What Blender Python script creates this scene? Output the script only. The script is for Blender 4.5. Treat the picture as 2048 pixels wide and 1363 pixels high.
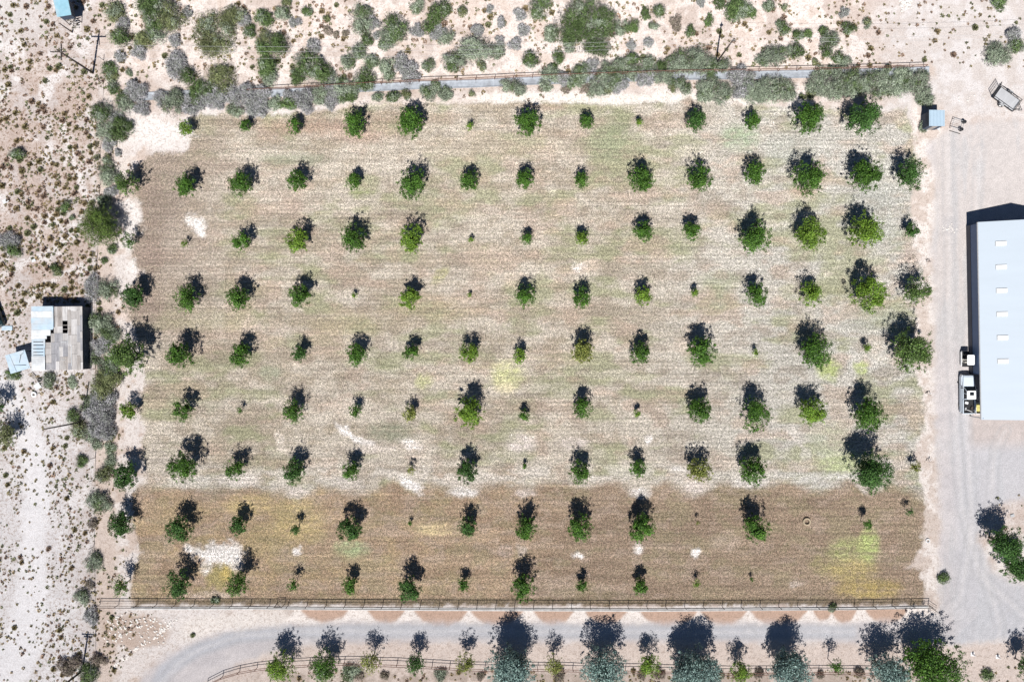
import bpy, math, random
import numpy as np
from mathutils import Vector, Matrix

# ------------------------------------------------------------------ camera, sky, sun, exposure
sc = bpy.context.scene
for o in list(bpy.data.objects):
    bpy.data.objects.remove(o, do_unlink=True)
COL = sc.collection
H = 105.0          # height of the drone above the ground, metres
PPM = 13.0         # map pixels per metre on the ground
cam = bpy.data.cameras.new('camera'); camo = bpy.data.objects.new('camera', cam); COL.objects.link(camo)
camo.location = (0, 0, H); camo.rotation_euler = (0, 0, 0)
cam.sensor_width = 36.0; cam.lens = 36.0 * H / (2048 / PPM)
cam.clip_start = 0.5; cam.clip_end = 3000
sc.camera = camo
SUN = Vector((-0.107, -0.717, 1.0)).normalized()
w = bpy.data.worlds.new("World"); sc.world = w; w.use_nodes = True
nt = w.node_tree; nt.nodes.clear()
sky = nt.nodes.new('ShaderNodeTexSky'); sky.sky_type = 'NISHITA'; sky.sun_disc = False
sky.sun_elevation = math.asin(SUN.z); sky.sun_rotation = math.radians(188.5)
sky.altitude = 1200; sky.air_density = 0.75; sky.dust_density = 0.1; sky.ozone_density = 3.0
bg = nt.nodes.new('ShaderNodeBackground'); bg.inputs['Strength'].default_value = 0.05
wo = nt.nodes.new('ShaderNodeOutputWorld')
nt.links.new(sky.outputs[0], bg.inputs[0]); nt.links.new(bg.outputs[0], wo.inputs[0])
sl = bpy.data.lights.new('sun', 'SUN'); sl.energy = 5.0; sl.angle = math.radians(0.5); sl.color = (1.0, 0.975, 0.94)
so = bpy.data.objects.new('sun', sl); COL.objects.link(so)
so.rotation_euler = (-SUN).to_track_quat('-Z', 'Y').to_euler(); so.location = (-20, -90, 120)
sc.view_settings.view_transform = 'Standard'; sc.view_settings.look = 'None'
sc.view_settings.exposure = 0.38; sc.view_settings.gamma = 1.0
sc.cycles.max_bounces = 6; sc.cycles.transparent_max_bounces = 4
sc.cycles.diffuse_bounces = 2

def G(px, py, h=0.0):
    """ground position of a thing seen at map pixel (px, py) whose visible point is h metres up"""
    k = (H - h) / H
    return ((px - 1024) / PPM * k, (681.5 - py) / PPM * k)

# ------------------------------------------------------------------ noise and ground map (numpy)
def _h(ix, iy, s):
    v = (ix.astype(np.int64) * 374761393 + iy.astype(np.int64) * 668265263 + s * 1442695041) & 0xffffffff
    v = ((v ^ (v >> 13)) * 1274126177) & 0xffffffff
    v = v ^ (v >> 16)
    return (v & 0xffff) / 65535.0
def vn(x, y, s=0):
    ix = np.floor(x); iy = np.floor(y); fx = x - ix; fy = y - iy
    fx = fx * fx * (3 - 2 * fx); fy = fy * fy * (3 - 2 * fy)
    a = _h(ix, iy, s); b = _h(ix + 1, iy, s); c = _h(ix, iy + 1, s); d = _h(ix + 1, iy + 1, s)
    return (a * (1 - fx) + b * fx) * (1 - fy) + (c * (1 - fx) + d * fx) * fy
def fbm(x, y, s=0, o=4):
    t = 0; a = 0.5; n = 0
    for i in range(o):
        t = t + a * vn(x, y, s + i * 17); n += a; a *= 0.55; x = x * 2.03 + 11.3; y = y * 2.03 + 7.7
    return t / n
def sm(e0, e1, v):
    t = np.clip((v - e0) / (e1 - e0), 0, 1); return t * t * (3 - 2 * t)
def sd_poly(x, y, P):
    P = np.array(P, float); d = np.full(x.shape, 1e18); ins = np.zeros(x.shape, bool)
    n = len(P)
    for i in range(n):
        ax, ay = P[i]; bx, by = P[(i + 1) % n]
        ex, ey = bx - ax, by - ay; wx, wy = x - ax, y - ay
        t = np.clip((wx * ex + wy * ey) / (ex * ex + ey * ey + 1e-9), 0, 1)
        d = np.minimum(d, (wx - ex * t) ** 2 + (wy - ey * t) ** 2)
        c = ((ay > y) != (by > y)) & (x < (bx - ax) * (y - ay) / (by - ay + 1e-12) + ax)
        ins ^= c
    d = np.sqrt(d); return np.where(ins, -d, d)
def sd_line(x, y, P):
    d = np.full(x.shape, 1e18)
    for (ax, ay), (bx, by) in zip(P[:-1], P[1:]):
        ex, ey = bx - ax, by - ay; wx, wy = x - ax, y - ay
        t = np.clip((wx * ex + wy * ey) / (ex * ex + ey * ey + 1e-9), 0, 1)
        d = np.minimum(d, (wx - ex * t) ** 2 + (wy - ey * t) ** 2)
    return np.sqrt(d)

FIELD = [(378,232),(420,228),(512,232),(560,229),(650,222),(700,211),(790,207),(1024,205),(1240,206),(1355,207),(1375,192),(1395,205),(1500,212),
 (1600,212),(1700,220),(1760,226),(1812,214),(1830,300),(1832,360),(1822,420),(1824,470),(1842,540),(1836,590),(1828,680),(1824,730),(1838,765),(1850,800),(1852,850),
 (1836,885),(1824,905),(1838,940),(1846,990),(1852,1030),(1846,1085),(1820,1128),(1806,1136),(1846,1132),(1848,1205),(1500,1208),(900,1208),(262,1205),
 (262,1160),(284,1100),(266,1060),(262,990),(292,962),(285,890),(288,850),(276,815),(286,765),(282,715),(270,655),(246,625),(243,605),(268,560),
 (290,540),(268,535),(262,500),(264,470),(284,440),(272,400),(258,382),(264,340),(290,312),(330,303),(376,303),(380,262)]
BAND = [(262,985),(350,975),(430,988),(500,978),(560,985),(596,1006),(640,975),(690,985),(712,998),(790,962),(822,985),(860,972),(922,992),(1000,968),
 (1050,988),(1090,966),(1180,972),(1230,962),(1282,990),(1330,965),(1392,990),(1440,966),(1500,978),(1560,962),(1620,970),(1640,985),(1700,962),(1748,985),(1790,968),(1845,1000),
 (1870,1050),(1870,1230),(240,1230),(240,1000)]
ROAD = [(255,1400),(290,1345),(330,1308),(390,1280),(450,1262),(540,1250),(700,1242),(1000,1243),(1300,1244),(1700,1243),(1830,1238),(1880,1225),
 (1876,1130),(1880,1040),(1872,900),(1868,760),(1868,620),(1862,480),(1868,420),(1872,360),(1850,290),(1905,255),(1960,240),(2200,230),(2200,1010),(2030,1000),(1975,1020),
 (1958,1080),(1985,1140),(2030,1165),(2200,1180),(2200,1275),(2040,1275),(1920,1290),(1800,1286),(1500,1286),(1000,1286),(800,1285),(680,1288),(560,1299),(480,1328),(410,1370),(380,1400)]
DITCH = [(235,198),(300,193),(400,188),(540,187),(640,182),(720,177),(840,171),(950,168),(1050,163),(1200,158),(1350,153),(1500,151),(1600,149),(1700,147),(1858,142)]
TRACK = [(-200,690),(0,735),(30,760),(55,800),(95,900),(105,1000),(95,1100),(105,1200),(95,1280),(60,1363),(60,1500),(-200,1500),(-200,1380),(-20,1340),(25,1200),(40,1050),(45,950),(25,850),(0,800),(-200,780)]
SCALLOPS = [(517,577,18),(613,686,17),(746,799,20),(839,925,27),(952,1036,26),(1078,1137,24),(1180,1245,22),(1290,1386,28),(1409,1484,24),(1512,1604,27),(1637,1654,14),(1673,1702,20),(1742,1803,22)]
def C(*a): return np.array(a, float)
WHITE = C(.68,.63,.59); SAND = C(.56,.475,.415)
BLOBS = [ # x, y, rx, ry, angle, colour, strength   : places where another soil or grass shows
 (310,262,62,30,0,WHITE,1.0),(250,330,20,30,0,C(.60,.53,.47),.6),(392,445,24,14,25,WHITE*1.04,1.0),(402,462,12,10,60,WHITE*1.04,1.0),(270,432,14,34,-12,WHITE,1),(258,480,10,30,0,WHITE,.8),(264,535,12,20,0,WHITE,1),(252,620,12,24,0,C(.60,.5,.44),.8),
 (725,385,28,13,0,C(.25,.27,.13),.7),(600,318,60,16,0,C(.27,.28,.2),.55),(545,318,30,14,0,C(.27,.28,.2),.4),(585,410,24,15,20,C(.44,.34,.28),.7),(1015,750,38,34,0,C(.52,.50,.28),.9),(1012,775,24,14,0,C(.56,.48,.34),.6),
 (848,760,20,18,0,C(.40,.40,.2),.6),(1656,735,26,30,-20,C(.36,.40,.16),.75),(1722,735,16,14,0,C(.38,.42,.17),.8),(1480,275,44,30,0,C(.27,.33,.21),.6),(1230,285,62,40,0,C(.27,.29,.18),.6),
 (1240,245,26,26,0,C(.24,.25,.15),.6),(1580,300,60,44,0,C(.36,.36,.31),.5),(1760,420,70,110,0,C(.38,.375,.34),.55),(1690,925,64,28,0,C(.40,.43,.24),.7),(1660,880,50,40,0,C(.36,.37,.25),.5),(780,862,54,22,0,C(.25,.25,.18),.7),
 (755,725,36,20,0,C(.24,.24,.14),.5),(540,745,30,20,0,C(.26,.28,.19),.5),(1440,560,50,20,0,C(.30,.31,.2),.5),(1360,500,40,16,0,C(.30,.30,.19),.5),(1130,505,44,14,0,C(.30,.29,.18),.5),(1650,590,60,26,0,C(.29,.28,.17),.4),
 (880,550,26,12,-40,C(.33,.31,.14),.6),(900,440,60,18,-20,C(.31,.31,.2),.4),(420,640,160,24,0,C(.36,.33,.21),.35),(700,650,100,22,0,C(.33,.29,.18),.35),(1750,640,70,28,0,C(.33,.33,.27),.5),(1738,1092,24,40,0,C(.38,.42,.17),.85),(1695,1100,44,28,0,C(.35,.36,.16),.7),(1700,1140,60,26,0,C(.42,.34,.15),.65),
 (1740,1178,74,24,0,C(.40,.305,.12),.7),(1640,1130,26,22,0,C(.33,.29,.14),.5),(704,1096,38,20,0,C(.38,.42,.24),.85),(600,1045,60,50,0,C(.47,.37,.18),.6),(500,1010,60,24,0,C(.45,.35,.17),.6),(520,1080,50,40,0,C(.40,.32,.16),.4),
 (870,1058,44,14,0,C(.56,.45,.27),.8),(440,1150,26,28,0,C(.33,.27,.13),1.0),(452,1142,16,22,0,C(.47,.36,.13),.8),(700,1130,120,30,0,C(.40,.32,.19),.3),(360,1020,70,30,0,C(.33,.25,.15),.5),(1010,1100,20,14,0,C(.42,.33,.28),.6),(1044,1100,12,14,0,C(.46,.38,.32),.8),
 (1450,1085,36,20,0,C(.44,.35,.28),.5),(1500,1175,160,24,0,C(.30,.22,.16),.4),(1100,1175,60,30,0,C(.40,.31,.25),.5),(1590,1165,14,8,0,C(.5,.42,.36),.7),
 (1158,535,13,8,0,WHITE*1.1,1.0),(1178,530,26,16,0,C(.52,.42,.33),.7),(595,1101,9,9,0,WHITE*1.05,.95),(1157,1109,12,7,0,WHITE*1.1,1),(1275,1096,11,8,0,WHITE*1.15,1),(1393,1104,11,9,0,WHITE*1.15,1),(1104,382,6,5,0,C(.6,.55,.42),.9),(1656,545,10,8,0,C(.6,.53,.44),.7),
 (700,868,30,7,38,WHITE,.95),(730,884,26,9,20,WHITE,.9),(745,897,60,10,0,C(.54,.47,.41),.7),(822,888,24,12,10,WHITE,.7),(560,880,8,26,-15,C(.57,.5,.43),.8),(1040,885,36,28,0,C(.56,.49,.44),.85),(1148,886,36,14,0,C(.55,.48,.43),.8),(1296,878,12,9,-30,WHITE,.7),(1592,872,9,30,-32,C(.54,.49,.44),.9),(1612,905,12,16,0,C(.5,.46,.41),.6),
 (820,968,30,10,35,WHITE,.95),(595,985,24,12,0,C(.55,.48,.43),.8),(700,965,34,14,0,C(.54,.48,.43),.7),(925,985,30,12,0,WHITE,.9),(935,965,34,14,0,C(.52,.46,.4),.6),(1050,985,24,8,0,C(.55,.47,.42),.7),(1280,985,26,12,0,WHITE*.98,.85),(1390,975,30,18,0,C(.56,.49,.44),.8),(1360,938,16,6,0,WHITE,.8),(1500,965,44,12,0,C(.55,.50,.46),.8),(1160,960,34,14,0,C(.52,.47,.41),.7),
 (1660,950,120,9,0,C(.53,.50,.45),.8),(1620,965,40,16,0,C(.50,.47,.43),.7),(1725,975,24,8,40,C(.5,.44,.4),.7),(400,965,110,14,0,C(.50,.46,.41),.6),(480,960,50,14,0,C(.55,.49,.44),.8),(330,925,50,34,0,C(.50,.44,.38),.6),(430,1108,36,20,0,WHITE,1),(462,1105,26,22,0,WHITE,1),(378,1096,16,10,30,WHITE,.9),(412,1135,14,14,0,WHITE,.7),(470,1128,18,18,0,WHITE,.6),(420,1190,60,8,0,C(.52,.42,.35),.8),
 (860,620,110,30,0,C(.42,.33,.22),.35),(1100,715,80,22,0,C(.44,.34,.26),.35),(690,650,70,40,0,C(.42,.34,.23),.3),(980,520,60,30,0,C(.50,.40,.32),.5),(1030,560,30,20,0,C(.53,.43,.34),.6),(500,650,24,24,0,C(.52,.42,.36),.5),
 (300,440,36,120,0,C(.27,.205,.165),.75),(330,400,40,60,0,C(.25,.195,.16),.6),(400,330,100,22,0,C(.30,.235,.19),.7),(300,515,34,34,0,C(.29,.22,.18),.9),(290,615,44,40,0,C(.29,.22,.18),.8),(460,245,60,14,0,C(.28,.225,.17),.7),(620,255,120,22,0,C(.36,.26,.20),.7),(800,235,120,16,0,C(.32,.24,.18),.6),(720,265,80,24,0,C(.42,.31,.25),.6),
 (1090,212,60,8,0,C(.42,.32,.25),.6),(1378,200,16,12,0,C(.36,.27,.21),.8),(1000,290,200,30,0,C(.42,.36,.28),.4),(1600,380,26,10,0,C(.38,.29,.23),.8),(1720,500,20,16,0,C(.36,.27,.21),.4),(1825,500,20,60,0,C(.40,.32,.27),.6),(1830,830,20,40,0,C(.40,.33,.25),.6),(1822,1080,26,60,0,C(.28,.215,.15),.6),(1830,1175,24,34,0,C(.30,.22,.16),.8)]
GRN = [(60,1010,.5)]
def soil(x, y):
    sh = x.shape; x = x.ravel().astype(float); y = y.ravel().astype(float)
    n1 = fbm(x/90, y/90, 1); n2 = fbm(x/22, y/22, 5); n3 = fbm(x/7, y/7, 9, 3); n4 = fbm(x/160, y/26, 13)
    xd = x + (fbm(x/16, y/16, 21) - .5) * 22 + (vn(x/4, y/4, 23) - .5) * 5
    yd = y + (fbm(x/16, y/16, 31) - .5) * 16 + (vn(x/4, y/4, 33) - .5) * 5
    lerp = lambda a, b, t: a * (1 - t[:, None]) + b * t[:, None]
    c = lerp(np.tile(C(.50,.415,.365), (len(x), 1)), np.tile(C(.63,.575,.54), (len(x), 1)), sm(.35,.62,n1*.5+n2*.5))
    grass = np.zeros_like(x); stripe = np.zeros_like(x); litter = np.full_like(x, .55)
    # west desert: paler cleared ground with brown litter between
    west = sm(205, 170, xd)
    c = lerp(c, C(.47,.415,.39), west * .85)
    c = lerp(c, C(.64,.60,.575), west * sm(.50,.60,fbm(x/30,y/45,43)) * .85)
    lit = west * sm(.38,.6, fbm(x/34,y/34,41)) * (1 - sm(560, 700, y))
    lit = lit * sm(90, 190, y + x * .4)
    c = lerp(c, C(.43,.325,.265), lit * .6); litter = litter + lit * .8 + west * .25
    c = lerp(c, C(.40,.28,.2), sm(24, 0, np.abs(xd-8)) * sm(80,0,np.abs(y-910)) * .7)
    c = lerp(c, C(.46,.33,.25), sm(40, 0, np.hypot(xd-58,yd-785)) * .8)
    c = lerp(c, C(.46,.33,.25), sm(50, 0, np.hypot(xd-110,(yd-790))) * .6)
    c = lerp(c, C(.60,.57,.56), west * sm(600,760,y) * sm(150,60,x-y*.05) * .75)
    for L_, w_ in (([(-20,560),(80,512),(150,465),(165,420)], 7), ([(30,630),(90,572),(160,528)], 6), ([(120,250),(150,330),(175,400)], 8)):
        c = lerp(c, C(.64,.60,.575), sm(w_+3, w_-3, sd_line(xd, yd, L_)) * .8 * west)
    c = lerp(c, C(.27,.20,.15), sm(2.6, .8, sd_line(xd, yd, [(50,372),(95,402),(138,458)])) * .6)
    tr = sm(6, -14, sd_poly(xd, yd, TRACK)); c = lerp(c, C(.64,.61,.60), tr * .97); litter = litter * (1 - .75 * tr)
    up = sm(110, 40, y) * sm(110, 60, x); c = lerp(c, C(.53,.49,.465), up * .8); litter *= 1 - .5 * up
    # north desert strip very pale and pink
    north = sm(190, 150, y + (x-1000)*-.02) * sm(200, 240, x) * sm(1760, 1640, x)
    c = lerp(c, C(.67,.595,.545), north * sm(.36,.52, n1*.4+n2*.6) * .9)
    c = lerp(c, C(.52,.41,.34), north * sm(.54,.7,n2) * .6)
    ne = sm(1700, 1830, x) * sm(260, 200, y)
    c = lerp(c, C(.50,.45,.42), ne * .9); c = lerp(c, C(.57,.53,.51), ne * sm(.45,.6,n2) * .8); litter = litter * (1 - .55*ne)
    # bank both sides of the ditch
    dd = sd_line(xd, yd, DITCH); nb = sm(1300,1000,x)*.5+.5
    c = lerp(c, C(.48,.39,.33), sm(26, 8, dd) * (y < 400) * .7)
    c = lerp(c, C(.68,.63,.57), sm(14,6, np.abs(yd - 196)) * sm(900, 980, x) * sm(1560, 1500, x) * .95)
    c = lerp(c, C(.62,.54,.48), sm(14,6, np.abs(yd - 205)) * sm(640, 700, x) * sm(980, 900, x) * .6)
    # strip between west fence and field, bright and bare
    ws = sm(188, 196, xd) * sm(300, 285, xd) * sm(225, 250, y)
    c = lerp(c, C(.52,.42,.355), ws * .75); c = lerp(c, C(.63,.575,.54), ws * sm(222,240,xd) * sm(.33,.5,n2) * .85)
    # east margin
    es = sm(1815, 1835, xd) * sm(1890, 1868, xd) * sm(190, 230, y)
    c = lerp(c, C(.53,.45,.395), es * .9); c = lerp(c, C(.66,.60,.555), es * sm(.45,.6,n2) * .9)
    # field
    fd = sd_poly(xd, yd, FIELD); f = sm(5, -5, fd)
    fc = lerp(np.tile(C(.345,.287,.222), (len(x), 1)), np.tile(C(.46,.402,.335), (len(x), 1)), sm(.36,.62,n4*.55+n2*.45))
    fc = lerp(fc, C(.45,.43,.395), sm(1150, 1650, x) * .75)
    fc = lerp(fc, C(.29,.285,.175), sm(.47,.66, fbm(x/80, y/36, 51)) * .75)
    fc = lerp(fc, C(.42,.315,.25), sm(.52,.70, fbm(x/60, y/30, 61)) * .5)
    fc = lerp(fc, C(.50,.44,.375), sm(.54,.74, fbm(x/70, y/30, 71)) * .5)
    fc = lerp(fc, C(.27,.215,.17), sm(.54,.72, fbm(x/40, y/24, 73)) * .45)
    fc = lerp(fc, C(.31,.245,.20), sm(520,330,x)*sm(760,600,y)*.65)
    band = sm(14, -12, sd_poly(xd, yd, BAND))
    bc = lerp(np.tile(C(.30,.21,.145), (len(x), 1)), np.tile(C(.40,.295,.205), (len(x), 1)), sm(.3,.7,n4*.6+n2*.4))
    bc = lerp(bc, C(.22,.165,.13), sm(1000,1200,x)*.45); bc = lerp(bc, C(.42,.32,.17), sm(.5,.7,fbm(x/34,y/20,75))*sm(1100,700,x)*.4); bc = lerp(bc, C(.27,.24,.14), sm(.5,.66,fbm(x/40,y/20,77))*.35); bc = lerp(bc, C(.38,.29,.23), sm(.52,.66,fbm(x/26,y/14,79))*.5)
    fc = lerp(fc, C(.53,.48,.425), sm(40, 14, np.abs(y-957)) * sm(.40,.6, fbm(x/40,y/16,81)) * .7 * (1-band))
    fc = lerp(fc, bc, band)
    xe = x + (fbm(x/12, y/12, 91) - .5) * 16; ye = y + (fbm(x/12, y/12, 95) - .5) * 12
    stk = fbm(x/60, y/5, 97, 3)
    for bx, by, rx, ry, an, cc, st in BLOBS:
        a = math.radians(an); ux = (xe-bx)*math.cos(a)+(ye-by)*math.sin(a); uy = -(xe-bx)*math.sin(a)+(ye-by)*math.cos(a)
        r = np.hypot(ux/rx, uy/ry)
        edge = .62 if st >= .95 else .45
        m = sm(1.25, edge, r) * min(1, st*1.2) * (.45 + .55 * sm(.35,.6,.5*n3+.5*stk)) if st < .95 else sm(1.45, .5, r + (n3-.5)*1.1) * st
        fc = lerp(fc, cc, m); 
        if bx < 330 and cc[0] > .5: c = lerp(c, cc, m)
        if st >= .95 and bx in (310,270,264): f = f * (1 - m * .0)
    c = lerp(c, fc, f)
    grass = f * 1.0; stripe = f * 1.0; litter = litter * (1 - f)
    # dark brown line along the south fence
    c = lerp(c, C(.20,.15,.10), sm(10,4,np.abs(yd-1203)) * sm(262,275,x) * sm(1850,1842,x) * .8)
    c = lerp(c, C(.50,.42,.36), sm(262,240,x)*sm(186,194,x)*sm(1195,1200,y)*sm(1216,1210,y)*.8)
    # verge between fence and drive
    v = sm(1212, 1216, y) * sm(1252, 1244, yd) * sm(470, 560, x) * sm(1880, 1850, x)
    c = lerp(c, C(.70,.635,.585), v)
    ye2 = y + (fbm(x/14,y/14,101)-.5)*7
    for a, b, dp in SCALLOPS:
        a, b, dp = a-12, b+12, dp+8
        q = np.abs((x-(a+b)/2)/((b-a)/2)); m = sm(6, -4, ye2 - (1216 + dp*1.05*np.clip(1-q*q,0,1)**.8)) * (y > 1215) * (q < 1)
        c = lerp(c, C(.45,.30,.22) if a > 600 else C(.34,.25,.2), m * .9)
    c = lerp(c, C(.45,.35,.285), sm(1.1,.8,np.hypot((xd-272)/72,(yd-1262)/36))*(y>1222)*.8)
    c = lerp(c, C(.68,.62,.57), sm(30,10,np.abs(yd-1235-((560-x)*.12)))*sm(340,380,x)*sm(600,560,x)*.9)
    # gravel drive and yard
    rd = sm(10, -12, sd_poly(xd*.6+x*.4, yd*.6+y*.4, ROAD))
    rc = lerp(np.tile(C(.47,.432,.425), (len(x), 1)), np.tile(C(.53,.485,.47), (len(x), 1)), sm(.3,.7,fbm(x/60,y/30,111)))
    rc = lerp(rc, C(.505,.455,.425), sm(880, 500, y) * sm(1850,1880,x) * .8)
    rc = lerp(rc, C(.42,.42,.44), sm(22, 6, np.abs(sd_line(x, y, [(300,1400),(330,1340),(390,1300),(470,1272),(560,1262),(900,1258),(1200,1262),(1700,1262)]))) * sm(1850,1750,x) * .75)
    rc = lerp(rc, C(.42,.405,.41), sm(.5,.7,fbm((x*.7+y*.7)/14,(x*.7-y*.7)/90,121)) * sm(1180,1220,y) * sm(1840,1900,x) * .7)
    rc = lerp(rc, C(.44,.425,.42), sm(.5,.7,fbm(x/18,y/110,125)) * sm(1850,1890,x) * .6)
    rc = lerp(rc, C(.47,.46,.47), sm(760,860,y)*sm(1890,1930,x)*.6)
    rc = lerp(rc, C(.49,.40,.35), sm(60,20,np.abs(y-850))*sm(1930,1950,x)*.6)
    for L_ in ([(1895,250),(1902,700),(1922,1000),(1960,1150),(2060,1240)], [(1500,1262),(1750,1262),(1850,1252),(1920,1200),(1945,1050),(1930,800),(1960,300)], [(300,1400),(345,1335),(400,1297),(480,1271),(600,1262),(1000,1262),(1500,1264)], [(1990,1363),(2000,1250),(1970,1150),(1990,900),(2010,860)]):
        dl_ = sd_line(x + (n2-.5)*5, y + (n2-.5)*5, L_)
        rc = lerp(rc, C(.385,.37,.365), sm(4.5, 1.0, np.abs(dl_-11)) * .42 * (.4+.6*n3)); rc = lerp(rc, C(.56,.525,.505), sm(7, 1.0, dl_) * .35)
    rc = rc * (.90 + .20*fbm(x/5, y/5, 131, 3))[:, None]
    c = lerp(c, rc, rd); litter = litter * (1 - rd); grass = grass * (1 - rd)
    # south margin below the drive
    s2 = sm(1276, 1290, yd) * (1 - rd) * sm(420, 520, x)
    c = lerp(c, C(.56,.47,.415), s2 * .9); c = lerp(c, C(.37,.30,.25), sm(1336,1348,yd) * sm(470,560,x) * sm(1900,1850,x) * sm(.3,.5,n2) * .8)
    # oil and rubble spots of the yard
    c = lerp(c, C(.38,.36,.36), sm(26, 8, np.hypot(xd-1896, yd-452)) * .5)
    c = c * (0.93 + .14 * n3)[:, None] * C(.985, 1.0, 1.02)
    c = c * (1 + .06*f*(1-sm(940,1000,y)))[:, None]
    gr = np.stack([grass, stripe * grass, np.clip(litter, 0, 1.3), rd], 1)
    return c.reshape(sh + (3,)), gr.reshape(sh + (4,)), f.reshape(sh), rd.reshape(sh)

# ------------------------------------------------------------------ mesh helpers
def link(o, parent=None):
    COL.objects.link(o)
    if parent is not None: o.parent = parent
    return o
def np_mesh(name, V, F, mat, colors=None, smooth=False, attrs=None):
    V = np.asarray(V, np.float32); F = np.asarray(F, np.int32); k = F.shape[1]
    me = bpy.data.meshes.new(name)
    me.vertices.add(len(V)); me.vertices.foreach_set('co', V.ravel())
    me.loops.add(F.size); me.loops.foreach_set('vertex_index', F.ravel())
    me.polygons.add(len(F)); me.polygons.foreach_set('loop_start', np.arange(0, F.size, k, dtype=np.int32))
    me.update(calc_edges=True)
    if smooth: me.polygons.foreach_set('use_smooth', np.ones(len(F), bool))
    for an, arr in (attrs or {}).items():
        a = me.color_attributes.new(an, 'FLOAT_COLOR', 'POINT')
        b = np.ones((len(V), 4), np.float32); b[:, :arr.shape[1]] = arr; a.data.foreach_set('color', b.ravel())
    if colors is not None:
        a = me.color_attributes.new('tint', 'FLOAT_COLOR', 'POINT')
        b = np.ones((len(V), 4), np.float32); b[:, :3] = colors; a.data.foreach_set('color', b.ravel())
    me.materials.append(mat); me.validate(); return me
def tag(o, label=None, cat=None, group=None, kind=None):
    if label: o['label'] = label
    if cat: o['category'] = cat
    if group: o['group'] = group
    if kind: o['kind'] = kind
    return o
def empty(name, loc, rz=0, label=None, cat=None, group=None):
    o = bpy.data.objects.new(name, None); o.location = loc; o.rotation_euler = (0, 0, rz); o.empty_display_size = .2
    link(o); return tag(o, label, cat, group)
class MB:
    def __init__(s): s.v = []; s.f = []
    def poly(s, pts, faces):
        n = len(s.v); s.v += [tuple(p) for p in pts]; s.f += [tuple(i + n for i in f) for f in faces]; return s
    def box(s, c, d, rz=0, tilt=0, M=None):
        hx, hy, hz = d[0]/2, d[1]/2, d[2]/2
        R = Matrix.Rotation(rz, 4, 'Z') @ Matrix.Rotation(tilt, 4, 'Y')
        P = [Vector(c) + (R @ Vector((x*hx, y*hy, z*hz))) for z in (-1,1) for y in (-1,1) for x in (-1,1)]
        if M: P = [M @ p for p in P]
        return s.poly(P, [(0,2,3,1),(4,5,7,6),(0,1,5,4),(2,6,7,3),(0,4,6,2),(1,3,7,5)])
    def rbox(s, c, d, r, rz=0, seg=3, top=0.0):
        """box with rounded plan corners, the top edge drawn in by `top`"""
        pts = []
        for (sx, sy, a0) in ((1,1,0),(-1,1,90),(-1,-1,180),(1,-1,270)):
            for k in range(seg+1):
                a = math.radians(a0 + 90*k/seg); pts.append((sx*(d[0]/2-r)+r*math.cos(a), sy*(d[1]/2-r)+r*math.sin(a)))
        rings = [(-d[2]/2, 0), (d[2]/2 - top, 0)] + ([(d[2]/2, top)] if top else [])
        n = len(pts); V = []; cs, sn = math.cos(rz), math.sin(rz)
        for z, ins in rings:
            for x, y in pts:
                x *= 1 - ins/(d[0]/2); y *= 1 - ins/(d[1]/2); V.append((c[0]+x*cs-y*sn, c[1]+x*sn+y*cs, c[2]+z))
        F = [tuple(range(n))[::-1], tuple(range((len(rings)-1)*n, len(rings)*n))]
        for q in range(len(rings)-1):
            for i in range(n): j = (i+1) % n; F.append((q*n+i, q*n+j, (q+1)*n+j, (q+1)*n+i))
        return s.poly(V, F)
    def tube(s, pts, r, n=6):
        pts = [Vector(p) for p in pts]
        if not hasattr(r, '__len__'): r = [r]*len(pts)
        V = []; F = []
        for i, p in enumerate(pts):
            t = (pts[min(i+1, len(pts)-1)] - pts[max(i-1, 0)]).normalized()
            u = t.cross(Vector((0,0,1)));
            if u.length < .05: u = t.cross(Vector((0,1,0)))
            u.normalize(); v = t.cross(u)
            for k in range(n):
                a = 2*math.pi*k/n; V.append(p + (u*math.cos(a) + v*math.sin(a))*r[i])
        for i in range(len(pts)-1):
            for k in range(n): j = (k+1) % n; F.append((i*n+k, i*n+j, (i+1)*n+j, (i+1)*n+k))
        F.append(tuple(range(n))[::-1]); F.append(tuple(range((len(pts)-1)*n, len(pts)*n)))
        return s.poly(V, F)
    def torus(s, c, R, r, axis='z', n=20, m=8):
        V = []; F = []
        for i in range(n):
            a = 2*math.pi*i/n
            for j in range(m):
                b = 2*math.pi*j/m; q = (R + r*math.cos(b)); x, y, z = q*math.cos(a), q*math.sin(a), r*math.sin(b)
                if axis == 'x': x, y, z = z, x, y
                if axis == 'y': x, y, z = x, z, y
                V.append((c[0]+x, c[1]+y, c[2]+z))
        for i in range(n):
            for j in range(m): F.append((i*m+j, ((i+1)%n)*m+j, ((i+1)%n)*m+(j+1)%m, i*m+(j+1)%m))
        return s.poly(V, F)
    def build(s, name, mat, parent=None, smooth=False, bevel=0):
        me = bpy.data.meshes.new(name); me.from_pydata([tuple(v) for v in s.v], [], s.f); me.update(); me.materials.append(mat)
        if smooth: me.polygons.foreach_set('use_smooth', [True]*len(me.polygons))
        o = link(bpy.data.objects.new(name, me), parent)
        if bevel:
            b = o.modifiers.new('bevel', 'BEVEL'); b.width = bevel; b.segments = 2; b.limit_method = 'ANGLE'
        return o

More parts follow.
